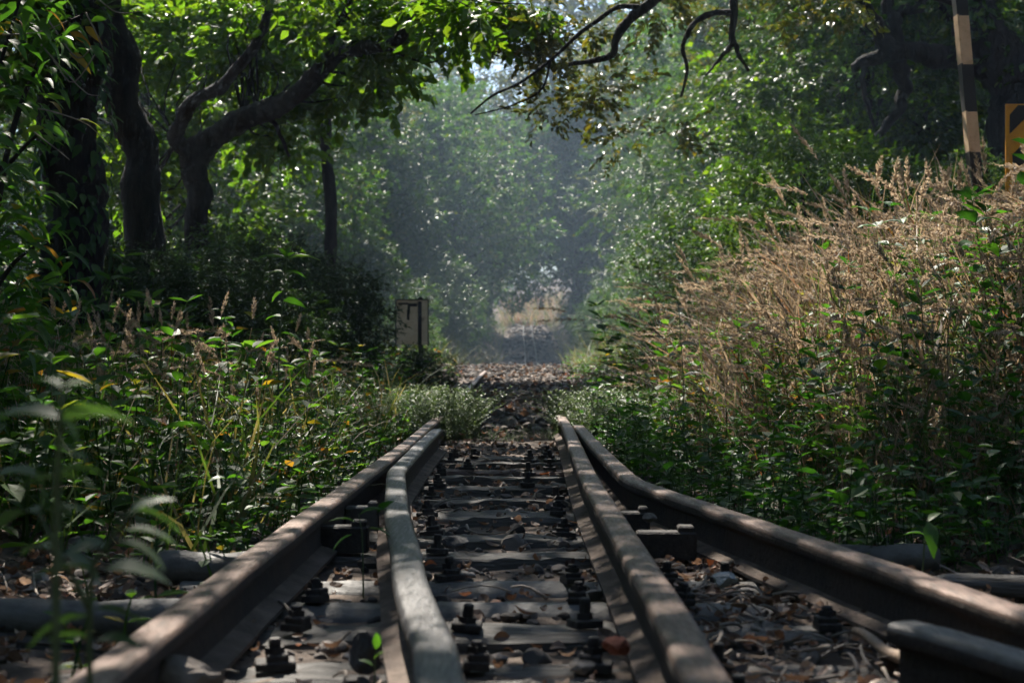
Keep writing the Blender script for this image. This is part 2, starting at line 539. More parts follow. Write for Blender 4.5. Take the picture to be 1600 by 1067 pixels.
def make_sleeper(x0, x1, w, h, rounded, seed):
    r = np.random.default_rng(seed)
    n = 36
    k = 13
    xs_ = np.linspace(x0, x1, n)
    V = np.zeros((n, k, 3))
    for a_ in range(k):
        t = a_ / (k - 1)
        if rounded:
            th = math.pi * (1 - t)
            yy = math.cos(th) * w / 2 * (1.0)
            zz = -h * .55 + max(0, math.sin(th)) ** .55 * h * .55
            if a_ in (0, k - 1): zz = -h
        else:
            prof = [(-.5, -1), (-.5, -.6), (-.49, -.25), (-.47, -.06), (-.42, 0), (-.2, 0), (0, 0), (.2, 0), (.42, 0), (.47, -.06), (.49, -.25), (.5, -.6), (.5, -1)][a_]
            yy, zz = prof[0] * w, prof[1] * h
        V[:, a_, 1] = yy
        V[:, a_, 2] = zz
    V[:, :, 0] = xs_[:, None]
    f = .25 if rounded else 1.0
    # weathering: long wobble along the timber and splits near the top edges
    ph = r.uniform(0, 6, 4)
    V[:, :, 1] += (f * .006 * (np.sin(xs_ * 5 + ph[0]) + np.sin(xs_ * 13 + ph[1])))[:, None]
    V[:, :, 2] += (f * .0022 * (np.sin(xs_ * 7 + ph[2]) + np.sin(xs_ * 19 + ph[3])))[:, None]
    V[:, 3:10, 2] += f * r.normal(size=(n, 7)) * .0030 - f * np.abs(r.normal(size=(1, 7))) * .005
    V[:, 1:12, 1] += f * r.normal(size=(n, 11)) * .002
    i, j = np.meshgrid(np.arange(n - 1), np.arange(k - 1), indexing='ij')
    a = i * k + j
    Q = np.stack([a, a + k, a + k + 1, a + 1], -1).reshape(-1, 4)
    caps = []
    for rr_ in (0, (n - 1) * k):
        for q in range(k // 2 - 1):
            caps.append((rr_ + q, rr_ + q + 1, rr_ + k - 2 - q, rr_ + k - 1 - q))
        q = k // 2 - 1
    T = []
    for rr_ in (0, (n - 1) * k):
        q = k // 2 - 1
        T.append((rr_ + q, rr_ + q + 1, rr_ + q + 2))
    return V.reshape(-1, 3), np.concatenate([Q, np.array(caps)]), np.array(T)


def rail_x(pts, y):
    p = sorted((b_, a_) for a_, b_ in pts)
    return float(np.interp(y, [q[0] for q in p], [q[1] for q in p]))


LO = [(-.453, 1.5), (-.445, 2.6), (-.424, 4.07), (-.404, 5.5), (-.40, 7.2)]
LI = [(.06, .2), (-.074, 1.5), (-.123, 1.93), (-.194, 2.58), (-.249, 3.09), (-.30, 3.68), (-.34, 4.2), (-.344, 4.7), (-.346, 6.4)]
RI = [(.2095, 1.5), (.2155, 2.58), (.218, 4.07), (.241, 5.52), (.263, 6.9)]
RO = [(.775, 1.5), (.69, 1.93), (.563, 2.58), (.44, 3.22), (.372, 3.62), (.335, 4.0), (.322, 4.7), (.318, 6.8)]

SL = [  # depth, width, rounded, label
    (1.62, .15, 0, 'weathered timber sleeper nearest the bottom of the picture, buried in leaf litter'),
    (1.86, .15, 0, 'low timber sleeper just behind the red stone'),
    (2.10, .15, 0, 'worn grey sleeper, third from the near end, with scraps of litter on it'),
    (2.34, .14, 0, 'straight edged dark sleeper directly in front of the two smooth ones'),
    (2.58, .115, 1, 'smooth rounded sleeper, nearer of the two pale grey ones'),
    (2.83, .115, 1, 'smooth rounded sleeper, farther of the two pale grey ones, rounded end out on the left'),
    (3.22, .16, 0, 'split cracked timber sleeper behind the smooth ones, stones at its foot'),
    (3.52, .14, 0, 'grooved timber sleeper behind the split cracked one'),
    (3.98, .20, 0, 'wide dark timber sleeper with cracked top near the kink of the rail'),
    (4.42, .12, 0, 'thin dark sleeper just beyond the wide one'),
    (4.80, .12, 0, 'narrow sleeper fifth from the far end, between bolts'),
    (5.15, .11, 0, 'brown sleeper in the far group, fourth from the weeds'),
    (5.48, .11, 0, 'reddish brown timber sleeper, third from the weeds'),
    (5.82, .11, 0, 'grey sleeper with a sunlit top, second from the weeds'),
    (6.15, .12, 0, 'half buried sleeper closest to the weeds across the track'),
]
M_wood_red = rough_mat('sleeper_reddish', [(.25, (.03, .02, .018)), (.5, (.085, .055, .048)), (.75, (.15, .10, .09))], 5, .8, 1.0, 9, stretch=(1, 9, 9))


def chair_meshes():
    out = []
    for v in range(3):
        b = MB()
        b.box((0, 0, .007), (.080 - .014 * v, .054, .014), ch=.002)
        if v != 1: b.box((.004, 0, .0205), (.044, .042, .013), ch=.003)
        pm = b
        n_ = MB()
        z0 = .027 if v != 1 else .014
        hgt = (.024, .034, .016)[v]
        a_ = np.linspace(0, 2 * math.pi, 7)[:-1]
        n_.tube([(0, 0, z0 - .004), (0, 0, z0 + .011)], .020, k=4)
        n_.tube([(0, 0, z0 + .0), (0, 0, z0 + hgt), (0, 0, z0 + hgt + .003)], [.0125, .0125, .010], k=10)
        out.append((pm, n_))
    return out


CH = chair_meshes()
CHM = []
for pm, n_ in CH:
    tri = np.concatenate(n_.T) if n_.T else None
    CHM.append((mesh('chair_plate', np.concatenate(pm.V), np.concatenate(pm.Q), M_iron),
                mesh('bolt', np.concatenate(n_.V), np.concatenate(n_.Q), M_iron, False, None, tri)))

for si, (d, wd, rd, lab) in enumerate(SL):
    x0 = -.70 + rng.normal() * .03 - (.35 if d < 2.45 else 0)
    x1 = (.80 if d < 3 else .62) + rng.normal() * .03 + (.3 if d < 2.2 else 0)
    V, Q, T = make_sleeper(x0, x1, wd, .12, rd, 50 + si)
    m_ = M_wood2 if rd else (M_wood_red if 'reddish' in lab else M_wood)
    dz = rng.normal() * .003 - (.012 if d < 2.2 else 0)
    me = mesh('sleeper', V, Q, m_, True, None, T)
    me.set_sharp_from_angle(angle=math.radians(40))
    so_ = link('sleeper', me, None, (0, d, .004 + dz))
    so_.rotation_euler.z = rng.normal() * .018
    tag(so_, lab, 'sleeper', 'sleepers of the turnout')
    spots = []
    for rp, sides in ((LO, (1,)), (LI, (-1, 1)), (RI, (-1, 1)), (RO, (-1,))):
        cx = rail_x(rp, d)
        for s_ in sides:
            x_ = cx + s_ * (.086 + rng.random() * .012)
            if rp is LI and s_ == -1 and abs(cx - rail_x(LO, d)) < .22: continue
            if rp is LO and abs(cx - rail_x(LI, d)) < .25: continue
            if rp is RI and s_ == 1 and abs(cx - rail_x(RO, d)) < .24: continue
            if rp is RO and abs(cx - rail_x(RI, d)) < .26: continue
            spots.append((x_, s_))
            if d > 4.6 and s_ == (1 if rp is LI else -1): spots.append((x_ + s_ * .085, s_))
    for x_, s_ in spots:
        if any(abs(x_ - q) < .06 for q, _ in spots if q is not x_ and q < x_): continue
        v = int(rng.integers(0, 3))
        if rng.random() < .2: continue
        c = link('chair_plate', CHM[v][0], so_, (x_, rng.normal() * .018, .001))
        c.rotation_euler = (rng.normal() * .05, rng.normal() * .05, rng.normal() * .22 + (math.pi if s_ < 0 else 0))
        c.scale = (.74, .76, .75 + .25 * rng.random())
        bo = link('bolt', CHM[v][1], c, (0, 0, 0))

# spacer blocks between stock rail and switch rail
for (x_, d, wx, lab) in ((-.382, 3.62, .085, 'small wooden topped spacer block wedged between the two left rails'),
                         (-.385, 3.22, .12, 'thin iron spacer bar between the two left rails, nearest the kink'),
                         (.295, 3.50, .085, 'small dark spacer block between the two right rails, farther one'),
                         (.338, 3.12, .13, 'raised iron spacer bar between the two right rails, nearer one')):
    b = MB()
    b.box((0, 0, .03), (wx, .05, .06), ch=.004)
    b.box((wx * .33, 0, .066), (wx * .28, .042, .014), ch=.004)
    tag(b.build('spacer_block', M_iron if 'iron' in lab or 'dark' in lab else M_wood2, None, loc=(x_, d, .008)), lab, 'spacer', 'spacers between rails')

# ------------------------------------------------------------------ stones, litter, sticks


def ico():
    t = (1 + 5 ** .5) / 2
    V = nrm(np.array([(-1, t, 0), (1, t, 0), (-1, -t, 0), (1, -t, 0), (0, -1, t), (0, 1, t), (0, -1, -t), (0, 1, -t), (t, 0, -1), (t, 0, 1), (-t, 0, -1), (-t, 0, 1)]))
    F = [(0, 11, 5), (0, 5, 1), (0, 1, 7), (0, 7, 10), (0, 10, 11), (1, 5, 9), (5, 11, 4), (11, 10, 2), (10, 7, 6), (7, 1, 8), (3, 9, 4), (3, 4, 2), (3, 2, 6), (3, 6, 8), (3, 8, 9),
         (4, 9, 5), (2, 4, 11), (6, 2, 10), (8, 6, 7), (9, 8, 1)]
    V = list(map(tuple, V)); cache = {}; out = []
    def mp(a, b):
        key = (min(a, b), max(a, b))
        if key not in cache:
            v = (np.array(V[a]) + V[b]) / 2
            V.append(tuple(v / np.linalg.norm(v))); cache[key] = len(V) - 1
        return cache[key]
    for a, b, c in F:
        x, y, z = mp(a, b), mp(b, c), mp(c, a)
        out += [(a, x, z), (b, y, x), (c, z, y), (x, y, z)]
    return np.array(V), np.array(out)


ICO_V, ICO_F = ico()


def stone_shape(r, sq=.7):
    v = ICO_V.copy()
    for _ in range(7):       # chop with planes for angular ballast
        n_ = nrm(r.normal(size=3)); c_ = r.uniform(.55, .85)
        d_ = v @ n_ - c_
        v = v - np.maximum(d_, 0)[:, None] * n_
    return v * np.array([r.uniform(.8, 1.3), r.uniform(.7, 1.1), sq * r.uniform(.7, 1.1)])


def stones(P, S, seed):
    r = np.random.default_rng(seed)
    tmpl = [stone_shape(r) for _ in range(14)]
    V, T, n = [], [], 0
    for p, s_ in zip(P, S):
        a_ = r.uniform(0, 6.28); c, s0 = math.cos(a_), math.sin(a_)
        tl = r.normal() * .3; c2, s2 = math.cos(tl), math.sin(tl)
        R = np.array([[c, -s0, 0], [s0, c, 0], [0, 0, 1]]) @ np.array([[1, 0, 0], [0, c2, -s2], [0, s2, c2]])
        V.append((tmpl[r.integers(14)] * s_) @ R.T + p)
        T.append(ICO_F + n); n += len(ICO_V)
    return np.concatenate(V), np.concatenate(T)


def bare_sleeper(x, y, keep=.2):
    on = np.zeros(len(y), bool)
    for q in SL: on |= np.abs(y - q[0]) < q[1] * .5
    return ~on | (rng.random(len(y)) < keep) | (np.abs(x - .02) > .75)


# track stones + crossing ballast
pts, sz = [], []
N1 = 5200
x = rng.uniform(-1.1, 1.25, N1); y = 1.35 + 6.0 * rng.random(N1) ** 1.25
m_ = bare_sleeper(x, y, .06); x, y = x[m_], y[m_]
s_ = rng.lognormal(-4.6, .5, len(x))
pts.append(np.stack([x, y, ground_z(x, y) + s_ * .25], -1)); sz.append(s_)
N2 = 6000
y = 8 + 19 * rng.random(N2); x = rng.normal(size=N2) * (.8 + .09 * (y - 8)) - .05
s_ = rng.lognormal(-3.6, .38, N2)
pts.append(np.stack([x, y, ground_z(x, y) + s_ * .3], -1)); sz.append(s_)
N3 = 1500
x = rng.normal(size=N3) * 1.1 + 1.1; y = rng.uniform(62, 116, N3)
s_ = rng.lognormal(-2.6, .5, N3)
pts.append(np.stack([x, y, ground_z(x, y) + s_ * .2], -1)); sz.append(s_)
V, T = stones(np.concatenate(pts), np.concatenate(sz), 3)
tag(link('ballast', mesh('ballast', V, np.zeros((0, 4), int), M_stone, False, None, T)), 'dark angular ballast stones strewn on and beyond the track', 'ballast', kind='stuff')

# dead leaves and curled litter
def curl_leaf(curl, w=.32, n=4):
    t = np.linspace(0, 1, n + 1)
    a_ = curl * (t - .5)
    yy = np.sin(a_) / curl; zz = (1 - np.cos(a_)) / curl
    ww = w * np.sin(math.pi * np.clip(t * .92 + .04, 0, 1)) ** .7
    L = np.stack([-ww, yy + .5, zz + ww * .5], -1); C = np.stack([0 * ww, yy + .5, zz], -1); R = np.stack([ww, yy + .5, zz + ww * .5], -1)
    V = np.stack([L, C, R], 1).reshape(-1, 3)
    Q = []
    for i_ in range(n):
        for j_ in range(2):
            a = i_ * 3 + j_
            Q.append((a, a + 1, a + 4, a + 3))
    return V, np.array(Q)


parts = []
def litter(n, xr, yr, smin, smax, zoff=.0, pw=1.0):
    for c_ in (.6, 1.6, 2.8, 4.2, -1.5):
        k = n // 5
        x = rng.uniform(*xr, k); y = yr[0] + (yr[1] - yr[0]) * rng.random(k) ** pw
        m_ = bare_sleeper(x, y); x, y = x[m_], y[m_]; k = len(x)
        a_ = rng.uniform(0, 6.28, k)
        P = np.stack([x, y, ground_z(x, y) + zoff + rng.random(k) * .018], -1)
        D = np.stack([np.cos(a_), np.sin(a_), rng.normal(size=k) * .25], -1)
        N = np.stack([rng.normal(size=k) * .5, rng.normal(size=k) * .5, np.ones(k)], -1)
        tv, tq = curl_leaf(c_, rng.uniform(.16, .34))
        parts.append(scatter(tv, tq, P, D, N, rng.uniform(smin, smax, k)))


litter(4200, (-1.2, 1.4), (1.3, 7.4), .012, .045, .004, 1.5)
litter(2600, (.20, .75), (1.4, 3.6), .010, .040, .010, 1.3)
litter(1500, (-1.6, -.5), (1.5, 4), .015, .05, .006)
litter(1200, (.7, 1.9), (1.8, 4), .015, .05, .006)
litter(700, (-1.2, 1.2), (7, 26), .04, .10, .03)
V, Q = join(parts)
tag(link('leaf_litter', mesh('leaf_litter', V, Q, M_litter)), 'curled brown dead leaves lying over sleepers and soil', 'leaf litter', kind='stuff')

# twigs on the ground
tw = MB()
for k in range(420):
    x = rng.uniform(-1.1, 1.3); y = 1.4 + 5 * rng.random() ** 1.6
    if k < 130: x = rng.uniform(.26, .62); y = rng.uniform(1.5, 2.8)
    a_ = rng.uniform(0, 6.28); L = rng.uniform(.03, .13)
    c_ = rng.normal() * .5
    P = []
    for t in np.linspace(0, 1, 5):
        P.append((x + L * t * math.cos(a_ + c_ * t), y + L * t * math.sin(a_ + c_ * t), float(ground_z(x, y)) + .022 + .012 * math.sin(3 * t + k)))
    tw.tube(P, np.linspace(.0030, .0014, 5) * rng.uniform(.5, 1.4), k=6)
tag(tw.build('twig_litter', M_twig, smooth=True), 'small broken twigs scattered between the rails', 'twigs', kind='stuff')

b = MB(); p0 = W(1335, 985, 2.22); p1 = W(1438, 1045, 1.98)
P = [p0 + (p1 - p0) * t + np.array([0, 0, .004 * math.sin(9 * t)]) for t in np.linspace(0, 1, 9)]
b.tube(P, np.linspace(.006, .011, 9), k=8, bump=.2)
tag(b.build('stick', M_stick, smooth=True), 'tan broken stick on the litter beside the check rail end', 'stick')


for (xa_, xb2, d, r0, mt_, lab) in ((-.72, -.492, 2.86, .036, M_wood2, 'rounded timber end jutting out from under the left rail'),
                                  (-.98, -.497, 2.33, .033, M_wood2, 'grey rounded timber lying outside the left rail near the corner'),
                                  (.56, .90, 3.02, .030, M_wood2, 'rounded timber end sticking out beyond the right outer rail'),
                                  (.76, 1.25, 2.62, .026, M_wood, 'dark timber lying by the stones at the right edge')):
    b = MB()
    t_ = np.linspace(0, 1, 12)
    P = np.stack([xa_ + (xb2 - xa_) * t_, d + .012 * np.sin(t_ * 5), .022 + .003 * np.sin(t_ * 9)], -1)
    b.tube(P, r0 * (1 + .04 * np.sin(t_ * 17)) * np.where((t_ < .04) | (t_ > .96), .82, 1), k=14, bump=.06)
    tag(b.build('timber', mt_, smooth=True), lab, 'timber')


def lone_stone(name, px, py, d, size, material, label, cat, seed, sq=.8):
    r = np.random.default_rng(seed)
    p = W(px, py, d)
    V = ICO_V.copy()
    V, F = V, ICO_F
    # one more subdivision level for a closer look
    vs = list(map(tuple, V)); cache = {}; out = []
    def mp(a, b):
        k_ = (min(a, b), max(a, b))
        if k_ not in cache:
            v = (np.array(vs[a]) + vs[b]) / 2; vs.append(tuple(v / np.linalg.norm(v))); cache[k_] = len(vs) - 1
        return cache[k_]
    for a, b_, c in F:
        x, y, z = mp(a, b_), mp(b_, c), mp(c, a)
        out += [(a, x, z), (b_, y, x), (c, z, y), (x, y, z)]
    v = np.array(vs)
    for _ in range(16):
        n_ = nrm(r.normal(size=3)); c_ = r.uniform(.42, .8)
        v = v - np.maximum(v @ n_ - c_, 0)[:, None] * n_
    v = v + r.normal(size=v.shape) * .03
    v = v * np.array([1.15, .9, sq]) * size
    o = link(name, mesh(name, v, np.zeros((0, 4), int), material, False, None, np.array(out)), None, p)
    return tag(o, label, cat)


M_pale = rough_mat('pale_stone', [(.3, (.13, .13, .13)), (.7, (.33, .33, .33))], 40, .75, .5, 90)
M_brick = rough_mat('brick_red', [(.3, (.12, .03, .015)), (.7, (.26, .07, .035))], 30, .8, .5, 90)
M_rock = rough_mat('brown_rock', [(.3, (.07, .058, .05)), (.7, (.19, .16, .14))], 18, .9, .5, 70)
M_dk = rough_mat('dark_rock', [(.3, (.018, .018, .02)), (.7, (.05, .05, .053))], 18, .85, .5, 70)
lone_stone('stone', 1130, 905, 2.50, .027, M_pale, 'pale angular quartz stone between the two right rails', 'stone', 4, .75)
lone_stone('brick_piece', 962, 1012, 1.90, .0185, M_brick, 'broken red brick piece near the foot of the banded rail', 'brick piece', 9, .9)
lone_stone('stone', 292, 1066, 1.83, .062, M_rock, 'large rounded brown stone at the bottom edge beside the left rail', 'stone', 12, .75)
lone_stone('stone', 572, 1015, 2.02, .026, M_dk, 'black pointed stone left of the kinked rail near the bottom', 'stone', 15, 1.4)
lone_stone('stone', 715, 848, 3.05, .030, M_dk, 'dark lumpy stone at the foot of the split sleeper', 'stone', 18, .8)
lone_stone('stone', 1015, 808, 3.30, .016, M_rock, 'small brown stone caught between the right rails', 'stone', 22, .8)
lone_stone('stone', 905, 1040, 1.85, .019, M_rock, 'brown stone lying left of the red brick piece', 'stone', 24, .7)

# ------------------------------------------------------------------ plants
L2 = leaf2()
L2n = leaf2(.17, .05, .2)
L2r = leaf2(.34, .07, .1)
L4 = leaf4()
L4n = leaf4(.16, .05, .4)
L4b = leaf4(.33, .06, .35)


def herb(r, h, npair, ls, leaf, lean=.15):
    """upright herb: stem strip plus opposite leaf pairs; unit metres."""
    top = np.array([r.normal() * lean * h, r.normal() * lean * h, h])
    out = []
    ts = np.linspace(.2, 1, npair)
    P, D, N, S = [], [], [], []
    for q, t in enumerate(ts):
        a0 = q * 1.6 + r.normal() * .4
        for s_ in (0, math.pi):
            a_ = a0 + s_ + r.normal() * .25
            P.append(top * t * np.array([t, t, 1])); up = r.uniform(-.25, .55) + (.35 if t > .9 else 0)
            D.append((math.cos(a_), math.sin(a_), up)); N.append((r.normal() * .25 - math.cos(a_) * up, r.normal() * .25 - math.sin(a_) * up, 1))
            S.append(ls * r.uniform(.6, 1.2) * (1.1 - .45 * t))
    out.append(scatter(leaf[0], leaf[1], np.array(P), np.array(D), np.array(N), np.array(S)))
    a = .0028
    tt = np.linspace(0, 1, 4)
    V = np.concatenate([[top * t * np.array([t, t, 1]) + np.array(o) * (1.2 - t * .7) for o in ((-a, 0, 0), (a * .5, a, 0), (a * .5, -a, 0))] for t in tt])
    Q = [(i_ * 3 + j_, i_ * 3 + (j_ + 1) % 3, i_ * 3 + 3 + (j_ + 1) % 3, i_ * 3 + 3 + j_) for i_ in range(3) for j_ in range(3)]
    out.append((V, np.array(Q)))
    return join(out)


def plant_field(name, tmpls, x, y, s, mt, label, cat, zoff=0):
    """many herbs growing as one mass; template +Z up."""
    n = len(x)
    parts = []
    pick = rng.integers(0, len(tmpls), n)
    for k, (tv, tq) in enumerate(tmpls):
        lean_ = np.clip(rng.normal(size=2) * (.34 if 'grass' in name else .15), -.5, .5)
        m_ = pick == k
        if not m_.any(): continue
        a_ = rng.uniform(0, 6.28, m_.sum())
        P = np.stack([x[m_], y[m_], ground_z(x[m_], y[m_]) + zoff], -1)
        c, s0 = np.cos(a_), np.sin(a_)
        sc = s[m_]
        tv = tv + np.stack([lean_[0] * tv[:, 2], lean_[1] * tv[:, 2], 0 * tv[:, 2]], -1)
        V = np.stack([tv[None, :, 0] * c[:, None] - tv[None, :, 1] * s0[:, None], tv[None, :, 0] * s0[:, None] + tv[None, :, 1] * c[:, None],
                      np.broadcast_to(tv[None, :, 2], (len(a_), len(tv)))], -1) * sc[:, None, None] + P[:, None]
        Q = tq[None] + (np.arange(len(a_)) * len(tv))[:, None, None]
        parts.append((V.reshape(-1, 3), Q.reshape(-1, 4)))
    V, Q = join(parts)
    return tag(link(name, mesh(name, V, Q, mt)), label, cat, kind='stuff')


def clumpy(x, y, f=2.2):
    return .82 + .26 * vnoise(x * f + 3, y * f * .8)


rh = np.random.default_rng(21)
HERBS = [herb(rh, rh.uniform(.20, .42), int(rh.integers(3, 6)), rh.uniform(.07, .125), (L2, L2r, L2n, L4, L4b)[k % 5]) for k in range(20)]
HERBS_S = [herb(rh, rh.uniform(.10, .2), int(rh.integers(3, 5)), rh.uniform(.03, .055), (L2, L2r)[k % 2]) for k in range(8)]

# left undergrowth
n = 2000
y = 2.1 + 9 * rng.random(n) ** 1.2
x = -.60 - rng.random(n) ** 1.1 * (.9 + .42 * y) - .10 * rng.random(n)
keep = ~((y < 3.3) & (x > -1.0)) | (rng.random(n) < .05)
x, y = x[keep], y[keep]
s = rng.uniform(.6, 1.35, len(x)) * np.interp(-x, [.55, .9, 1.6, 3], [.45, .8, 1.1, 1.4])
plant_field('undergrowth', HERBS, x, y, s, M_herb, 'tangled green herbs growing thick along the left of the track', 'undergrowth')
n = 1500
y = 1.7 + 7 * rng.random(n); x = -.56 - rng.random(n) ** 1.5 * 1.6
k_ = (y > 3.1) | (x < -1.15) | (rng.random(n) < .12)
x, y = x[k_], y[k_]; n = len(x)
plant_field('ground_cover', HERBS_S, x, y, rng.uniform(.6, 1.2, n), M_herb, 'low small leaved ground cover beside the left rail', 'ground cover')
# right herbs
n = 900
y = 3.0 + 5.5 * rng.random(n) ** 1.2
xb = np.interp(y, [2, 2.6, 3.2, 3.9, 5, 9], [.86, .76, .62, .47, .44, .42])
x = xb + rng.random(n) ** 1.6 * .75
plant_field('undergrowth', HERBS + HERBS_S, x, y, rng.uniform(.35, .75, n), M_herbDark, 'dark green leafy herbs at the foot of the dry grass bank', 'undergrowth')

# grey green creeping plants across the track
CRE = []
for k in range(6):
    CRE.append(herb(rh, rh.uniform(.18, .28), 22, .024, L2, .35))
n = 2600
y = rng.normal(8.1, .38, n); x = np.where(rng.random(n) < .45, rng.normal(-.42, .16, n), rng.normal(.52, .24, n))
m_ = (((x < -.20) & (x > -.8)) | ((x > .24) & (x < 1.2))) & (y > 7.2)
plant_field('creeping_plant', CRE, x[m_], y[m_], rng.uniform(.5, 1.1, m_.sum()), M_creep, 'grey green small leaved creepers overgrowing the rails', 'ground cover')
n = 260
plant_field('creeping_plant', CRE, rng.uniform(-.25, .4, n), rng.normal(7.75, .15, n), rng.uniform(.12, .3, n), M_creep, 'bright low creepers carpeting the middle of the track', 'ground cover')

# weeds beyond, along the ballast
n = 700
y = rng.uniform(8.5, 22, n); sgn = np.where(rng.random(n) < .5, -1, 1)
x = np.where(sgn < 0, -.75 - rng.random(n) * 1.6, .75 + rng.random(n) * 1.4)
plant_field('undergrowth', HERBS, x, y, rng.uniform(.5, 1.0, n), M_herb, 'scrubby weeds on both shoulders of the ballast', 'undergrowth')


# grasses
def blade(bend, w=.012, seg=4):
    t = np.linspace(0, 1, seg + 1)
    yy = bend * t ** 2 * .7; zz = t * (1 - .28 * bend * t)
    ww = w * (1 - t ** 1.6 * .92)
    V = np.stack([np.stack([-ww, yy, zz], -1), np.stack([ww, yy, zz], -1)], 1).reshape(-1, 3)
    Q = [(2 * i_, 2 * i_ + 1, 2 * i_ + 3, 2 * i_ + 2) for i_ in range(seg)]
    return V, np.array(Q)


def seed_head(r, bend):
    """long culm with a bristly fox-tail spike on top; +Z up, length 1."""
    t = np.linspace(0, 1, 9)
    P = np.stack([np.zeros(9), bend * t ** 2.2 * .6, t * (1 - .25 * bend * t ** 2)], -1)
    out = []
    a = .0022
    V = np.concatenate([[p + np.array(o) for o in ((-a, 0, 0), (a * .5, a, 0), (a * .5, -a, 0))] for p in P[:7]])
    Q = [(i_ * 3 + j_, i_ * 3 + (j_ + 1) % 3, i_ * 3 + 3 + (j_ + 1) % 3, i_ * 3 + 3 + j_) for i_ in range(6) for j_ in range(3)]
    out.append((V, np.array(Q)))
    n = 90
    tt = r.uniform(.82, 1.0, n)
    pp = np.stack([np.interp(tt, t, P[:, c]) for c in range(3)], -1)
    ax = nrm(P[-1] - P[-3])
    fat = np.sin((tt - .80) / .21 * math.pi) * .8 + .25
    rd_ = nrm(np.cross(ax[None], r.normal(size=(n, 3))))
    D = rd_ * .75 + ax[None] * .9
    tv = np.array([(-.0032, 0, 0), (.0032, 0, 0), (.0018, .022, 0), (-.0018, .022, 0)])
    out.append(scatter(tv, np.array([(0, 1, 2, 3)]), pp, D, r.normal(size=(n, 3)), fat))
    return join(out)


rg = np.random.default_rng(5)
BL = [blade(b_, w_) for b_ in (.3, .8, 1.3, 1.9) for w_ in (.004, .008, .013)]
SH = [seed_head(rg, b_) for b_ in (.15, .4, .7, 1.0, 1.35, 1.7)]

n = 15500
y = 3.1 + 8.5 * rng.random(n) ** 1.15
xb = np.interp(y, [3, 4, 5.5, 8, 12], [1.0, .80, .72, .72, .85])
x = xb + rng.random(n) ** .8 * (.6 + .34 * y)
hs = np.interp(y, [3, 4, 5.2, 7, 9, 12], [.28, .50, .82, .95, .95, .75]) * np.interp(x - xb, [0, .25, .6, 3], [.45, .8, 1.0, 1.05])
plant_field('dry_grass', BL * 8, x, y, clumpy(x, y) * hs * rng.uniform(.5, 1.2, n), M_dry, 'tall dry tan and green grass covering the right bank', 'grass')
n = 4300
y = 3.4 + 7.5 * rng.random(n) ** 1.1
xb = np.interp(y, [3, 4, 5.5, 8, 12], [1.05, .86, .78, .76, .9])
x = xb + rng.random(n) ** .8 * (.6 + .34 * y)
hs = np.interp(y, [3, 4, 5.2, 7, 9, 12], [.36, .56, .88, .98, .98, .8]) * np.interp(x - xb, [0, .25, .6, 1.2, 3], [.55, .85, 1.0, 1.05, .98])
plant_field('grass_seed_heads', SH * 8, x, y, clumpy(x, y) * hs * rng.uniform(.6, 1.2, n), M_seed, 'pale bristly seed heads nodding over the dry grass', 'grass')
n = 300
y = 4 + 6 * rng.random(n); xb = np.interp(y, [3, 4, 5.5, 8, 12], [1.0, .80, .72, .72, .85]); x = xb + rng.random(n) * 2.2
HB2 = [herb(rh, rh.uniform(.5, .8), int(rh.integers(6, 10)), rh.uniform(.08, .14), (L2, L2r, L4b, L4)[k % 4], .3) for k in range(10)]
ca, cb = [], []
for (cx_, cy_, sx_, sy_, nn, sc_) in ((1.75, 5.0, .25, .35, 60, .95), (1.35, 4.3, .22, .3, 60, .7), (1.0, 4.9, .14, .4, 50, .6), (1.5, 6.2, .3, .4, 45, .85), (2.3, 6.4, .4, .6, 80, 1.0), (1.15, 7.2, .2, .6, 50, .8),
                                      (1.3, 3.6, .18, .25, 60, .5), (1.05, 9.5, .25, .7, 60, .9)):
    (ca if nn > 55 else cb).append(np.stack([rng.normal(cx_, sx_, nn), rng.normal(cy_, sy_, nn), sc_ * rng.uniform(.5, 1.1, nn)]))
for c_, m_, lab in ((ca, M_herbDark, 'dark leafy clumps growing up through the dry grass'), (cb, M_herb, 'bright leafy clumps growing up through the dry grass')):
    q = np.concatenate(c_, 1)
    plant_field('undergrowth', HB2, q[0], q[1], q[2], m_, lab, 'undergrowth')
k_ = rng.random(n) < .6
plant_field('undergrowth', [herb(rh, .7, 8, .07, L2n) for _ in range(5)], x, y, rng.uniform(.35, .85, n), M_herb, 'green leafy stems mixed into the dry grass bank', 'undergrowth')
# seed heads on the left
n = 230
x = rng.uniform(-2.0, -.85, n); y = rng.uniform(4.2, 6.8, n)
plant_field('grass_seed_heads', SH, x, y, rng.uniform(.38, .68, n), M_seed, 'sparse pale grass heads standing in the left undergrowth', 'grass')
n = 1900
x = -.66 - 1.9 * rng.random(n) ** 1.3; y = rng.uniform(2.9, 9.5, n)
plant_field('dry_grass', BL * 5, x, y, rng.uniform(.18, .55, n), M_mixgrass, 'thin dry grass blades among the left undergrowth', 'grass')
# sunny grass verges beyond the crest
n = 7000
y = rng.uniform(27, 118, n); cx = 1.15 * sst(30, 90, y)
sgn = np.where(rng.random(n) < .5, -1, 1)
x = cx + sgn * (1.7 + rng.random(n) ** 1.5 * 3.5)
plant_field('verge_grass', BL, x, y, rng.uniform(.4, 1.2, n), M_verge, 'pale green grass verges lining the far track', 'grass')
n = 5000
y = rng.uniform(114, 138, n); x = rng.uniform(-.8, 4.6, n)
plant_field('hill_grass', [blade(b_, .03) for b_ in (.2, .6, 1.1)], x, y, rng.uniform(.6, 1.6, n), M_dry, 'pinkish green grass on the bright slope at the track end', 'grass')

# ------------------------------------------------------------------ individual plants


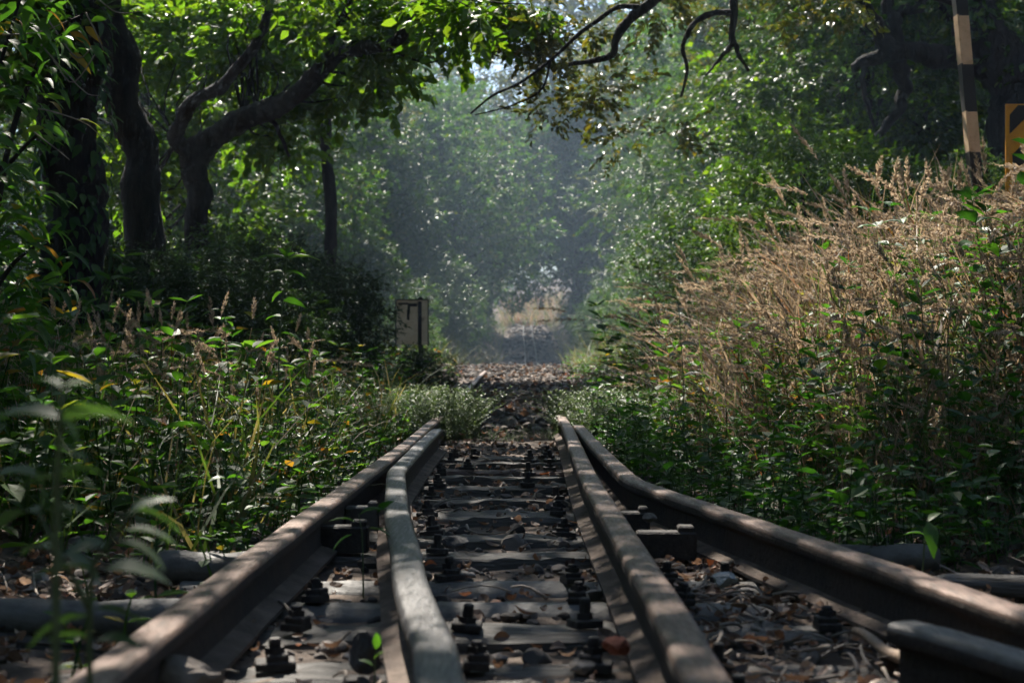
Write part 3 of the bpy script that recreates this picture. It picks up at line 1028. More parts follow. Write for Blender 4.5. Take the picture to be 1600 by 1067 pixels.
def big_weed(root, label, stem_pts, leaves, r_, mt, name='weed', cat='plant', group=None, rad=.004):
    """stem_pts world; leaves (pos, dir, size)."""
    e = empty(name, root, label, cat, group)
    off = np.array(root)
    b = MB()
    for sp in stem_pts:
        P = smooth_path(np.array(sp) - off, 14)
        b.tube(P, np.linspace(rad, rad * .45, 14), k=6)
    b.build('stem', M_stem, e, True)
    P = np.array([l[0] for l in leaves]) - off
    D = np.array([l[1] for l in leaves]); S = np.array([l[2] for l in leaves])
    N = np.tile([0, 0, 1.0], (len(P), 1)) + r_.normal(size=P.shape) * .25
    V, Q = scatter(L4[0], L4[1], P, D, N, S, r_.uniform(.75, 1.1, len(P)))
    me = mesh('foliage', V, Q, mt, True)
    link('foliage', me, e)
    return e


M_stem = rough_mat('green_stem', [(.3, (.04, .07, .025)), (.7, (.09, .12, .05))], 20, .6, .2, 50)
r_ = np.random.default_rng(31)


def gz(x, y): return float(ground_z(x, y))


# tall sunlit weed on the left
d = 5.0
x0 = (432 - 800) * d / FPX
root = (x0, d, gz(x0, d) - .02)
tip = W(448, 405, d)
st = [np.array(root), W(436, 560, d), W(441, 480, d), tip]
lv = []
for (px, py, dx, dz, s) in ((448, 405, -1.0, .12, .115), (448, 405, 1.0, .12, .12), (447, 402, .2, .6, .05), (446, 402, -.3, .6, .045), (444, 425, .9, -.1, .08), (443, 425, -.9, -.05, .07),
                            (442, 455, -.6, -.4, .06), (441, 470, .8, -.15, .09), (440, 495, -.9, .0, .07), (440, 520, .9, -.3, .10), (438, 545, -.8, -.2, .09), (437, 570, .9, -.1, .09),
                            (436, 590, -.9, -.1, .1), (435, 610, .8, -.2, .09), (445, 402, -.5, .1, .05), (450, 402, .6, .3, .06)):
    lv.append((W(px, py, d), (dx, r_.normal() * .35, dz), s))
big_weed(root, 'tall upright weed with long bright leaves above the left undergrowth', [st], lv, r_, M_herb)

# second leafy plant lower right of it
d = 4.4
for (px, py, lab) in ((385, 545, 'broad leaved weed catching the sun left of the tall one'), (350, 485, 'small yellow green weed among the dry seed heads on the left'),
                      (640, 615, 'slender weed at the edge of the track below the notice board'), (715, 622, 'low weed sprouting beside the half buried rail'),
                      (985, 560, 'thin dark stemmed weed right of the overgrown rail end'), (1060, 470, 'weed with orange tinged leaves on the left flank of the dry grass')):
    dd = {385: 4.4, 350: 5.2, 640: 7.5, 715: 9.0, 985: 6.2, 1060: 5.6}[px]
    x0 = (px - 800) * dd / FPX
    g0 = gz(x0, dd)
    top = W(px, py, dd)
    root = (x0 + .02, dd, g0 - .02)
    st = [np.array(root), (np.array(root) + top) / 2 + np.array([.01, 0, 0]), top]
    H = top[2] - g0
    lv = []
    for k in range(13):
        t = .25 + .75 * k / 12
        a_ = k * 2.4
        p = np.array(root) * (1 - t) + top * t
        lv.append((p, (math.cos(a_), math.sin(a_) * .7, r_.uniform(-.2, .4)), r_.uniform(.6, 1.1) * (.085 if dd < 6 else .06)))
    big_weed(root, lab, [st], lv, r_, M_herb if px != 1060 else M_leafOlive, rad=.003)

# blurred near weeds in the lower left corner
d = 1.0
root = W(85, 1040, d); root[2] = gz(root[0], d) - .01
st = [root, W(88, 850, d), W(92, 700, d), W(97, 610, d)]
lv = []
for (px, py, dx, dz, s) in ((97, 607, -.5, .2, .035), (97, 607, .7, .2, .03), (94, 655, -1, .1, .075), (94, 657, 1, .12, .075), (92, 665, -.6, -.3, .03), (92, 700, .8, -.3, .03), (90, 650, .5, -.6, .03),
                            (90, 745, .9, -.1, .04), (90, 745, -.9, -.2, .04)):
    lv.append((W(px, py, d), (dx, r_.normal() * .3, dz), s * .8))
big_weed(root, 'out of focus pale weed with two long drooping leaves at the left edge', [st], lv, r_, M_weed, rad=.0035)
d = 1.15
root = W(150, 1060, d); root[2] = gz(root[0], d) - .01
st = [root, W(140, 950, d), W(170, 850, d), W(205, 800, d)]
st2 = [W(140, 950, d), W(90, 860, d), W(60, 800, d)]
lv = []
for (px, py, dx, dz, s) in ((205, 800, .9, -.25, .06), (200, 805, .6, .3, .05), (190, 830, 1, -.15, .06), (180, 845, .9, -.35, .06), (170, 850, -.9, -.05, .05), (160, 890, 1, -.1, .07), (150, 890, -1, .05, .065),
                            (60, 800, -.9, -.2, .07), (70, 800, .8, .1, .05), (80, 740, .9, .05, .06), (60, 745, -1, .1, .06), (90, 860, -.9, 0, .06), (100, 865, .7, -.5, .05), (145, 950, .8, -.2, .06),
                            (140, 960, -.8, -.3, .07), (60, 800, .1, .7, .05), (150, 1000, .9, 0, .05), (145, 1000, -.9, .1, .05)):
    lv.append((W(px, py, d), (dx, r_.normal() * .35, dz), s * .8))
big_weed(root, 'out of focus bushy weed with greyish leaves in front of the left rail', [st, st2], lv, r_, M_weed, rad=.003)
# sprig between the rails
d = 1.95
root = W(585, 1060, d); root[2] = gz(root[0], d)
lv = [(W(587, 1015, d), (.1, -.3, .9), .03), (W(585, 1030, d), (.5, -.2, .6), .02), (W(583, 1040, d), (-.7, 0, .4), .022)]
big_weed(root, 'tiny green sprig beside the kinked rail near the bottom edge', [[root, W(586, 1030, d), W(587, 1012, d)]], lv, r_, M_herb, rad=.0015)
d = 2.75
lv = [(W(px, py, d), (dx, -.2, dz), s) for px, py, dx, dz, s in ((560, 805, .8, .3, .06), (555, 815, -.9, .2, .05), (590, 800, .6, .5, .045), (575, 825, .9, -.2, .055), (550, 835, -.5, -.3, .05), (585, 830, .5, .2, .03))]
root = W(568, 890, d); root[2] = gz(root[0], d)
big_weed(root, 'small leafy sprig growing between the two left rails', [[root, W(566, 840, d), W(560, 803, d)]], lv, r_, M_herbDark, rad=.002)
# single broad leaf plant by the right rail
d = 2.75
root = W(1440, 880, d); root[2] = gz(root[0], d)
lv = [(W(1450, 815, d), (.0, -.55, -.75), .075), (W(1450, 815, d), (.6, .3, .4), .04), (W(1445, 835, d), (-.8, .2, .1), .04)]
big_weed(root, 'one broad hanging green leaf on a short plant outside the right rail', [[root, W(1445, 840, d), W(1450, 812, d)]], lv, r_, M_herb, rad=.002)

# ------------------------------------------------------------------ trees
SPR_A = [spray(14, np.random.default_rng(60 + k), L2, .24) for k in range(5)]
SPR_R = [spray(12, np.random.default_rng(70 + k), L2r, .26) for k in range(5)]
SPR_N = [spray(12, np.random.default_rng(80 + k), L2n, .36, droop=.3) for k in range(5)]


def crown_from(clumps, sprays, per, slen, flat=.75, outward=1.0, r=None):
    """clumps: (center, radius). Returns V,Q of leaf sprays round each clump."""
    r = r or rng
    C = np.array([c for c, _ in clumps]); R = np.array([q for _, q in clumps])
    idx = np.repeat(np.arange(len(C)), per)
    n = len(idx)
    u = nrm(r.normal(size=(n, 3)))
    rad = R[idx] * r.uniform(.35, 1.0, n) ** .7
    P = C[idx] + u * rad[:, None] * np.array([1, 1, flat])
    D = u * outward + r.normal(size=(n, 3)) * .5 + np.array([0, 0, -.1])
    D[:, 2] *= .6
    N = np.array([0, 0, 1.0]) + r.normal(size=(n, 3)) * .35 + u * .3
    S = slen * r.uniform(.7, 1.25, n)
    out = []
    pick = r.integers(0, len(sprays), n)
    for k, (tv, tq) in enumerate(sprays):
        m_ = pick == k
        if m_.any(): out.append(scatter(tv, tq, P[m_], D[m_], N[m_], S[m_]))
    return join(out)


def generic_tree(seed, H, cr, z0, nclump, per, slen, sprays, tr=.16):
    r = np.random.default_rng(seed)
    clumps = []
    b = MB()
    lean = r.normal(size=2) * .06 * H
    trunk = smooth_path(np.array([(0, 0, -.3), (lean[0] * .2, lean[1] * .2, H * .3), (lean[0] * .7, lean[1] * .7, H * .6), (lean[0], lean[1], H * .9)]), 12)
    b.tube(trunk, np.linspace(tr, tr * .2, 12), k=8, bump=.15)
    for k in range(nclump):
        t = (k + r.random()) / nclump
        z = z0 + (H - z0) * t
        env = math.sin(math.pi * min(1, max(.05, (t * .86 + .12)))) ** .6
        a_ = k * 2.4 + r.normal() * .5
        q = cr * env * r.uniform(.45, 1.0)
        c = np.array([math.cos(a_) * q, math.sin(a_) * q, z])
        tr_p = np.array([np.interp(z * .8, trunk[:, 2], trunk[:, c_]) for c_ in range(3)])
        c[:2] += tr_p[:2]
        clumps.append((c, cr * r.uniform(.2, .34)))
        if k % 2 == 0:
            mid = (tr_p + c) / 2 + np.array([0, 0, .08 * H * r.random()])
            b.tube(smooth_path(np.array([tr_p, mid, c]), 6), np.linspace(tr * .35, tr * .06, 6), k=5)
    V, Q = crown_from(clumps, sprays, per, slen, r=r)
    return b, V, Q


def tree_kind(name, lab, m_leaf, *a):
    b, V, Q = generic_tree(*a)
    tm = np.concatenate(b.T) if b.T else None
    t_me = mesh('trunk', np.concatenate(b.V), np.concatenate(b.Q), M_bark, True, None, tm)
    c_me = mesh('crown', V, Q, m_leaf)
    return name, t_me, c_me, a[1]


K = {
    'A': tree_kind('tree', '', M_leafA, 101, 10, 3.6, 2.2, 60, 42, .55, SPR_A),
    'B': tree_kind('tree', '', M_leafGloss, 102, 10, 3.2, 1.2, 64, 44, .5, SPR_R),
    'C': tree_kind('tree', '', M_leafOlive, 103, 10, 3.8, 2.5, 56, 40, .55, SPR_A),
    'D': tree_kind('tree', '', M_leafGloss, 104, 10, 4.0, .8, 70, 44, .5, SPR_A),
    'S': tree_kind('shrub', '', M_leafGloss, 105, 3.2, 1.7, .15, 46, 40, .26, SPR_R, .05),
    'T': tree_kind('shrub', '', M_leafA, 106, 3.0, 1.8, .1, 46, 40, .26, SPR_A, .05),
    'U': tree_kind('shrub', '', M_bush, 107, 2.0, 1.1, .1, 34, 38, .20, SPR_A, .03),
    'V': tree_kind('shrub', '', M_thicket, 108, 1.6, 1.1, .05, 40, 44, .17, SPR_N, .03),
    'E': tree_kind('tree', '', M_leafLit, 109, 6, 2.6, 1.0, 44, 15, .42, SPR_R, .07),
}


def put(kind, px, d, height, label, group=None, rz=None, wide=1.0, dx=0):
    name, tm, cm, H0 = K[kind]
    x = (px - 800) * d / FPX
    z = gz(x, d)
    e = empty(name, (x, d, z - .05), label, 'tree' if name == 'tree' else 'shrub', group)
    sc = height / H0
    e.scale = (sc * wide, sc * wide, sc)
    e.rotation_euler.z = rng.uniform(0, 6.28) if rz is None else rz
    link('trunk' if name == 'tree' else 'stems', tm, e)
    link('crown' if name == 'tree' else 'foliage', cm, e)
    return e


GM = 'trees in the middle distance'
GF = 'far trees round the track opening'
GS = 'shrubs on the track sides'
RAD = {'A': 4.9, 'B': 4.4, 'C': 5.15, 'D': 5.4, 'S': 2.3, 'T': 2.45, 'U': 1.6, 'V': 1.6}


def edge(kind, side, px, d, height):
    """centre pixel of a tree whose crown edge stands at px"""
    rad = RAD[kind] * height / K[kind][3] * FPX / d
    return px - rad if side == 'L' else px + rad


# (kind, side, pixel of the crown edge nearest the track, depth, height)
TREES = [
    ('B', 'L', 560, 24, 7.0, 'dark leafy tree behind the crooked tree, left of the notice board', GM),
    ('D', 'L', 480, 27, 8.5, 'bushy dark tree standing behind the leaning trunk on the left', GM),
    ('A', 'L', 650, 36, 8.5, 'blue hazed tree rising behind the notice board', GM),
    ('D', 'L', 725, 46, 12.0, 'tall hazy tree left of the track opening', GM),
    ('B', 'L', 765, 58, 11.5, 'glinting tree leaning over the left side of the far track', GF),
    ('A', 'L', 800, 75, 16, 'tall pale blue tree high above the left side of the opening', GF),
    ('B', 'L', 785, 92, 11, 'hazy tree just left of the far grassy slope', GF),
    ('D', 'R', 930, 33, 6.5, 'glossy rounded tree at the right edge of the track opening', GM),
    ('B', 'R', 965, 25, 6.5, 'dark glossy tree behind the left end of the dry grass bank', GM),
    ('D', 'R', 872, 52, 9.5, 'glittering tree overhanging the right side of the far track', GF),
    ('A', 'R', 865, 47, 16, 'tall green tree filling the sky right of the gap', GM),
    ('A', 'R', 905, 42, 13, 'tall tree behind the glossy one, right of the opening', GM),
    ('B', 'R', 865, 78, 13, 'hazy tree above the right verge of the far track', GF),
    ('C', 'R', 815, 70, 19, 'tall olive hazy tree behind the right side of the opening', GF),
    ('D', 'R', 1010, 21, 6.0, 'broad glossy tree right of centre behind the grass bank', GM),
    ('C', 'R', 1020, 30, 11.5, 'tall olive tree behind the broad glossy one on the right', GM),
    ('B', 'R', 1090, 18, 5.4, 'dense shiny leaved tree behind the middle of the grass bank', GM),
    ('A', 'R', 1150, 27, 11, 'tall green tree seen through the gnarled tree fork', GM),
    ('B', 'R', 1420, 31, 8.5, 'dark tree behind the striped post', GM),
    ('A', 'L', 400, 30, 8.5, 'bright backlit tree between the two left trunks', GM),
    ('C', 'L', 120, 20, 8, 'dim tree behind the thick trunk at the far left', GM),
    ('A', 'L', 560, 44, 14, 'tall tree far behind the crooked tree fork', GM),
    ('A', 'L', 880, 166, 15, 'pale blue tree closing the view above the grassy slope', GF),
    ('B', 'L', 790, 165, 27, 'tall faint tree below the left of the sky gap', GF),
    ('A', 'R', 800, 172, 28, 'tall faint tree below the right of the sky gap', GF),
    ('A', 'L', 850, 66, 13.5, 'arching tree left of the opening whose crown meets its neighbour over the track', GF),
    ('D', 'R', 868, 60, 13, 'broad hazy tree on the right side of the far track', GF),
    ('C', 'L', 690, 58, 15, 'tall dim tree rising behind the left trees', GF),
    ('A', 'R', 790, 84, 15, 'arching tree on the right reaching over the far end of the track', GF),
    ('D', 'L', 838, 150, 16, 'pale tree low behind the grassy slope on the left', GF),
    ('A', 'R', 822, 156, 18, 'pale tree low behind the grassy slope on the right', GF),
    ('B', 'L', 835, 150, 16, 'blue tree in the haze straight above the slope', GF),
    ('B', 'L', 740, 100, 21, 'tall blue tree on the skyline left of the sky gap', GF),
    ('C', 'R', 850, 100, 22, 'tall blue tree on the skyline right of the sky gap', GF),
]
for t in TREES: put(t[0], edge(t[0], t[1], *t[2:5]), t[3], t[4], t[5], t[6])
for kind, px, d, h, lab in (
        ('C', 905, 90, 23, 'very tall olive tree closing the top of the view right of the sky specks'),
        ('E', 1440, 18.2, 5.2, 'sunlit sapling glowing behind the gnarled limbs'),
        ('E', 1335, 20, 5.2, 'sunlit sapling left of the gnarled tree'),
        ('E', 262, 19, 5.2, 'sunlit sapling between the leaning trunk and the crooked tree'),
        ('A', 735, 72, 13.5, 'dense tree on the left whose crown roofs over the far track'),
        ('A', 895, 84, 15, 'dense tree on the right whose crown roofs over the far track'),
        ('C', 715, 98, 16, 'olive tree behind the left one of the two roofing the far track'),
        ('A', 905, 108, 17, 'blue tree behind the right one of the two roofing the far track')):
    put(kind, px, d, h, lab, GF if d > 40 else GM)
SHRUBS = [
    ('U', 'R', 1015, 12.5, 1.9, 'bright yellow green bush at the top left of the dry grass bank'),
    ('U', 'R', 985, 15, 1.4, 'small bright bush left of the larger yellow green one'),
    ('S', 'R', 1060, 14.5, 1.9, 'glossy shrub behind the highest dry grass'),
    ('S', 'R', 1220, 12.5, 1.45, 'shiny dark shrub below the gnarled tree'),
    ('T', 'R', 1370, 12.8, 1.4, 'leafy shrub behind the foot of the striped post'),
    ('T', 'R', 1500, 10.5, 1.2, 'green shrub behind the chevron board'),
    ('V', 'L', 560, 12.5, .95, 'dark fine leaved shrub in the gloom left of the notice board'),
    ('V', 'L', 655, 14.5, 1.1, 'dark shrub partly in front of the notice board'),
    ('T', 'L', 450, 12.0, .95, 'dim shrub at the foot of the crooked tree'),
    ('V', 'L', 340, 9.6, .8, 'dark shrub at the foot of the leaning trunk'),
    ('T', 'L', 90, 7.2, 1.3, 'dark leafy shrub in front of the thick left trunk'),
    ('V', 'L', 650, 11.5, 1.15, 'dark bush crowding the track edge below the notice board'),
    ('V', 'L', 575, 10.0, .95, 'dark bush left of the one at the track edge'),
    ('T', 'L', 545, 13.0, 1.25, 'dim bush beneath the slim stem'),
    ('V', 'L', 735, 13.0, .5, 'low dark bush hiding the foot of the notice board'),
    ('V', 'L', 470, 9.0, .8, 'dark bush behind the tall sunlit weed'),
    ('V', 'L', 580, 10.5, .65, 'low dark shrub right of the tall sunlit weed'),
    ('T', 'L', 705, 30, 1.3, 'sunny shrub on the left verge past the ballast crest'),
    ('U', 'L', 805, 112, 5.0, 'bright green far bush on the left of the grassy slope'),
    ('U', 'R', 868, 70, 3.2, 'bright far bush on the right verge'),
    ('S', 'L', 785, 55, 3.8, 'dark far bush pressing against the left of the track'),
    ('S', 'R', 872, 62, 4.5, 'dark far bush pressing against the right of the track'),
    ('S', 'L', 690, 38, 3.0, 'shrub behind the right edge of the notice board'),
    ('T', 'R', 910, 36, 2.6, 'pale glinting shrub on the right verge past the crest'),
    ('S', 'R', 950, 20, 2.2, 'dark shrub left of the yellow green bushes'),
]
for t in SHRUBS: put(t[0], edge(t[0], t[1], *t[2:5]), t[3], t[4], t[5], GS)

for k in range(18):
    sd = 'L' if k % 2 else 'R'
    d = 40 + k * 4.0
    kk = 'STV'[k % 3]
    x = 1.15 * float(sst(30, 90, d)) + (-1 if sd == 'L' else 1) * (2.9 + rng.random() * .9)
    put(kk, 800 + x * FPX / d, d, (2.6, 2.2, 1.7)[k % 3] * rng.uniform(.8, 1.3), 'hazy shrub lining the ' + ('left' if sd == 'L' else 'right') + ' side of the far track',
        'hazy shrubs lining the ' + ('left' if sd == 'L' else 'right') + ' side of the far track')

# far wood, one mass
clumps = []
r = np.random.default_rng(91)
for k in range(420):
    d = r.uniform(95, 210)
    x = r.uniform(-95, 95)
    cx_ = 1.15
    if abs(x - cx_) < 16 and d < 155: continue
    top = 15 + 5 * r.random() + .05 * abs(x)
    if abs(x - .0) < 16: top = min(top, np.interp(d, [95, 210], [15, 30]))
    base = gz(x, d)
    z = base + top * r.random() ** .7
    clumps.append((np.array([x, d, z]), r.uniform(1.6, 3.2)))
SPR_F = [spray(8, np.random.default_rng(95 + k), L2r, .42, stem=False) for k in range(3)]
V, Q = crown_from(clumps, SPR_F, 60, 1.5, r=r)
tag(link('far_wood', mesh('far_wood', V, Q, M_leafA)), 'hazy blue green mass of forest closing the distance', 'forest', kind='stuff')

# the wood the photographer stands in: trees on the other sides of the clearing
clumps = []
while len(clumps) < 300:
    x, y = r.uniform(-32, 32), r.uniform(-32, 13)
    if y > -6 and abs(x) < 8.5: continue
    if y > 0 and abs(x) < y * .45 + 8: continue
    clumps.append((np.array([x, y, gz(x, y) + .5 + 11 * r.random() ** .8]), r.uniform(1.2, 2.2)))
V, Q = crown_from(clumps, SPR_F, 46, 1.2, r=r)
tag(link('wood', mesh('wood', V, Q, M_leafA)), 'dark wood standing all round the clearing', 'forest', kind='stuff')

# ------------------------------------------------------------------ hero trees


def limb_mesh(paths, bump=.16):
    b = MB()
    for P, r0, r1 in paths:
        n_ = max(16, 9 * len(P))
        P = smooth_path(np.array(P), n_)
        q = np.linspace(0, 1, n_)
        P[:, :2] += (r0 * .22 * np.stack([np.sin(q * 23 + n_), np.cos(q * 19 + 2 * n_)], -1)) * np.sin(math.pi * q)[:, None]
        lump = 1 + .05 * np.sin(q * 31 + 1) + .05 * np.sin(q * 53) + .03 * rng.normal(size=n_)
        flare = 1 + .35 * np.exp(-q * 22) if r0 > .1 else 1
        b.tube(P, np.linspace(r0, r1, n_) * lump * flare, k=16 if r0 > .05 else 8, bump=bump)
    return b


# places kept sunlit (centre, radius): the added shading canopy is thinned here
LIT = [((1.5, 5.2, .6), .75), ((1.3, 6.6, .8), .9), ((1.7, 8.2, .9), 1.0), ((-1.1, 4.6, .3), .5), ((-1.3, 6.2, .4), .65), ((-.8, 7.2, .2), .5), ((.48, 1.95, .05), .38), ((-.5, 8.3, .1), .6), ((.6, 8.2, .1), .7),
       ((-.95, 2.5, .05), .25), ((-3.0, 13.2, 2.6), 1.5), ((-1.7, 12.5, 3.0), 1.1), ((-.9, 11.5, 3.0), .7), ((1.6, 12.5, 1.4), 1.2), ((3, 15.5, 2.4), 2.0), ((.6, 10.2, 2.4), .8),
       ((4.0, 19, 3.0), 2.4), ((6.0, 21, 3.5), 2.6), ((5.2, 18.2, 3.2), 1.8), ((4.8, 20, 3.2), 1.4), ((1.6, 23, 3), 3), ((-3, 24, 4), 3), ((.7, 1.75, .1), .2), ((-.36, 1.08, .3), .08), ((.25, 4.3, .1), .1), ((-.37, 5.4, .1), .15), ((.28, 6.2, .1), .2), ((1.05, 4.2, .3), .2), ((.62, 1.9, .05), .3)]


def shade_ok(p, r=None):
    S_ = np.array(SUN)
    for c, q in LIT:
        v = p - np.array(c)
        t = v @ S_
        if t > -.5 and np.linalg.norm(v - t * S_) < q + .26: return False
    return True


def leaf_fill(ells, r):
    """clump centres filling pixel-shaped regions given with depth spread: (px,py,rx,ry,d,dd,n,rad)"""
    out = []
    for (px, py, rx, ry, d, dd, n, rad) in ells:
        for _ in range(n):
            while True:
                u, v = r.uniform(-1, 1, 2)
                if u * u + v * v < 1: break
            out.append((W(px + u * rx, py + v * ry, d + r.uniform(-dd, dd)), rad * r.uniform(.7, 1.3)))
    return out


def canopy(xr, yr, zr, n, r, rad=(.45, .9), hole=.94):
    """unseen crown clumps added to shade the track, gaps shaped for the sun patches"""
    out = []
    while len(out) < n:
        p = np.array([r.uniform(*xr), r.uniform(*yr), r.uniform(*zr)])
        # stay above the view where the photo is open
        if p[2] - CZ < (560 / FPX) * p[1] + 1.35: continue
        if not shade_ok(p) and r.random() < hole: continue
        out.append((p, r.uniform(*rad)))
    return out


def twigs_to(clumps, anchors, r, r0=.012, far=1.7):
    b = MB()
    A = np.array(anchors)
    for c, q in clumps:
        a = A[np.argmin(np.linalg.norm(A - c, axis=1))]
        if np.linalg.norm(a - c) > far: continue
        mid = (a + c) / 2 + r.normal(size=3) * .12 * np.linalg.norm(c - a)
        b.tube(smooth_path(np.array([a, mid, c]), 6), np.linspace(r0, r0 * .3, 6), k=5)
    return b


def hero(name, label, paths, clumps, sprays, per, slen, m_leaf, r, twr=.014):
    root = np.array(paths[0][0][0])
    e = empty(name, root, label, 'tree')
    b = limb_mesh([([np.array(p) - root for p in P], r0, r1) for P, r0, r1 in paths])
    anchors = np.concatenate([smooth_path(np.array(P), 24)[4:] for P, _, _ in paths[1:]] or [smooth_path(np.array(paths[0][0]), 24)[12:]])
    t = twigs_to([(c - root, q) for c, q in clumps], anchors - root, r, twr, .55 if twr < .008 else 1.7)
    off = b.n
    b.V += t.V; b.Q += [q + off for q in t.Q]; b.T += [q + off for q in t.T]; b.mq += t.mq; b.mt += t.mt; b.n += t.n
    b.build('trunk', M_bark, e, True)
    V, Q = crown_from([(c - root, q) for c, q in clumps], sprays, per, slen, r=r)
    link('crown', mesh('crown', V, Q, m_leaf), e)
    return e


r = np.random.default_rng(201)
# crooked tree with the yellow green leaves (left)
D0 = 13.0
g0 = gz((308 - 800) * D0 / FPX, D0)
base = W(308, 420, D0); base[2] = g0 - .2
P1 = [base, W(310, 330, D0), W(304, 270, D0), W(300, 238, D0)]
P2 = [W(302, 245, D0), W(278, 222, D0), W(280, 190, D0 - .3), W(310, 155, D0 - .6), W(352, 128, D0 - 1.0), W(400, 70, D0 - 1.4), W(430, -20, D0 - 1.6)]
P3 = [W(300, 245, D0), W(335, 215, D0 - .1), W(385, 185, D0 - .3), W(432, 165, D0 - .5), W(480, 135, D0 - .8), W(510, 105, D0 - 1.0), W(528, 80, D0 - 1.1), W(570, 76, D0 - 1.3),
      W(612, 70, D0 - 1.5), W(640, 40, D0 - 1.8), W(668, -5, D0 - 2.0), W(690, -60, D0 - 2.4)]
P4 = [W(412, 178, D0 - .4), W(430, 195, D0 - .4), W(452, 245, D0 - .4)]
P5 = [W(528, 82, D0 - 1.1), W(520, 50, D0 - 1), W(545, 10, D0 - 1), W(540, -60, D0 - 1)]
cl = leaf_fill([(320, 70, 160, 110, 14.4, .9, 34, .36), (470, 35, 130, 60, 13.6, .9, 17, .34), (560, 110, 70, 50, 12.9, .5, 6, .2), (480, 190, 70, 35, 13.3, .4, 4, .2),
                (640, 60, 70, 45, 12.0, .5, 9, .18), (235, 250, 50, 60, 14.2, .4, 7, .28), (560, 5, 150, 25, 12, 1.0, 8, .26), (740, 8, 90, 16, 10.5, .5, 6, .13)], r)
cl += canopy((-4, 1.5), (8, 16), (4, 9), 70, r)
hero('crooked_tree', 'crooked forked tree with backlit yellow green leaves reaching over the track', [(P1, .112, .105), (P2, .082, .035), (P3, .115, .025), (P4, .03, .015), (P5, .05, .02)], cl, SPR_R, 16, .34,
     M_leafLit, r)

# thick trunk at far left with climbing leaves
D1 = 9.0
base = W(125, 560, D1); base[2] = gz(base[0], D1) - .2
P1 = [base, W(118, 480, D1), W(112, 330, D1), W(118, 160, D1), W(112, 0, D1), W(90, -300, D1), W(80, -700, D1)]
P2 = [W(112, -60, D1), W(190, -250, D1 - .5), W(330, -520, D1 - 1), W(560, -800, D1 - 1.5)]
P3 = [W(90, -300, D1), W(-50, -600, D1), W(-200, -900, D1 + .5)]
cl = leaf_fill([(30, 20, 60, 60, 9.2, .5, 8, .25)], r)
cl += canopy((-4.5, .8), (3.5, 9.5), (2.8, 6.5), 112, r)
thick = hero('thick_tree', 'thick dark trunk at the far left wrapped in climbing leaves', [(P1, .21, .15), (P2, .12, .04), (P3, .12, .04)], cl, SPR_A, 26, .36, M_leafA, r)
root = np.array(thick.location)
tp = smooth_path(np.array(P1[:5]) - root, 40)
n = 420
k = r.integers(0, 40, n); a_ = r.uniform(math.pi * .9, math.pi * 2.1, n)
rad = np.interp(k, [0, 40], [.23, .18])
P = tp[k] + np.stack([np.cos(a_) * rad * 1.08, np.sin(a_) * rad * 1.08, r.normal(size=n) * .08], -1)
Dv = np.stack([np.cos(a_) * .5 + r.normal(size=n) * .3, np.sin(a_) * .5, -.7 + r.normal(size=n) * .3], -1)
Nv = np.stack([np.cos(a_), np.sin(a_), np.full(n, .6)], -1)
V, Q = scatter(L4[0], L4[1], P, Dv, Nv, r.uniform(.06, .13, n))
link('ivy', mesh('ivy', V, Q, M_herbDark, True), thick)

# leaning trunk
D2 = 11.0
base = W(238, 430, D2); base[2] = gz(base[0], D2) - .2
P1 = [base, W(228, 350, D2), W(214, 240, D2), W(196, 150, D2), W(178, 60, D2), W(160, -60, D2), W(130, -300, D2)]
P2 = [W(150, -130, D2), W(260, -330, D2 - .6), W(420, -480, D2 - 1)]
cl = canopy((-6, 0), (9, 14), (3.5, 8), 70, r)
hero('leaning_tree', 'dark bare trunk leaning left between the thick trunk and crooked tree', [(P1, .155, .11), (P2, .09, .04)], cl, SPR_A, 24, .4, M_leafA, r)

# overhanging tree from the right, trunk out of frame
D3 = 10.0
bx = 4.7
base = np.array([bx, D3 + .5, gz(bx, D3 + .5) - .2])
P1 = [base, base + [-.1, 0, 2], base + [-.3, -.1, 4.2], base + [-.8, -.2, 6]]
A_ = base + np.array([-.25, -.1, 3.6])
P2 = [A_, W(1500, -230, D3), W(1250, -150, D3), W(1080, -60, D3), W(1030, -8, D3), W(985, 28, D3), W(966, 60, D3), W(955, 85, D3), W(925, 96, D3), W(888, 101, D3)]
P3 = [W(1000, 12, D3), W(965, 12, D3), W(930, 35, D3), W(895, 62, D3), W(860, 95, D3), W(815, 128, D3), W(770, 150, D3), W(735, 178, D3)]
P4 = [W(1250, -150, D3), W(1165, -60, D3 - .2), W(1146, 10, D3 - .2), W(1146, 60, D3 - .2), W(1152, 80, D3 - .2), W(1170, 112, D3 - .2)]
P5 = [W(1148, 66, D3 - .2), W(1125, 92, D3 - .2), W(1103, 118, D3 - .3)]
P6 = [W(1144, 20, D3 - .2), W(1110, 22, D3 - .3), W(1080, 42, D3 - .4), W(1068, 75, D3 - .4), W(1073, 115, D3 - .4), W(1064, 152, D3 - .4)]
P7 = [W(1250, -150, D3), W(1330, -60, D3 + .4), W(1420, -20, D3 + .4), W(1500, 10, D3 + .6)]
P8 = [W(860, 95, D3), W(846, 140, D3), W(800, 165, D3), W(742, 180, D3)]
cl = leaf_fill([(900, 50, 80, 60, 10.6, .5, 3, .10), (860, 130, 60, 50, 10.7, .4, 3, .09), (1090, 0, 110, 40, 11.2, .6, 4, .2), (1250, 0, 150, 30, 11, .8, 6, .22),
                (990, 190, 70, 80, 11.2, .5, 5, .13), (840, 50, 50, 50, 10.5, .4, 4, .1)], r)
cl += canopy((-1.0, 3.8), (4, 14), (3.2, 7.5), 125, r)
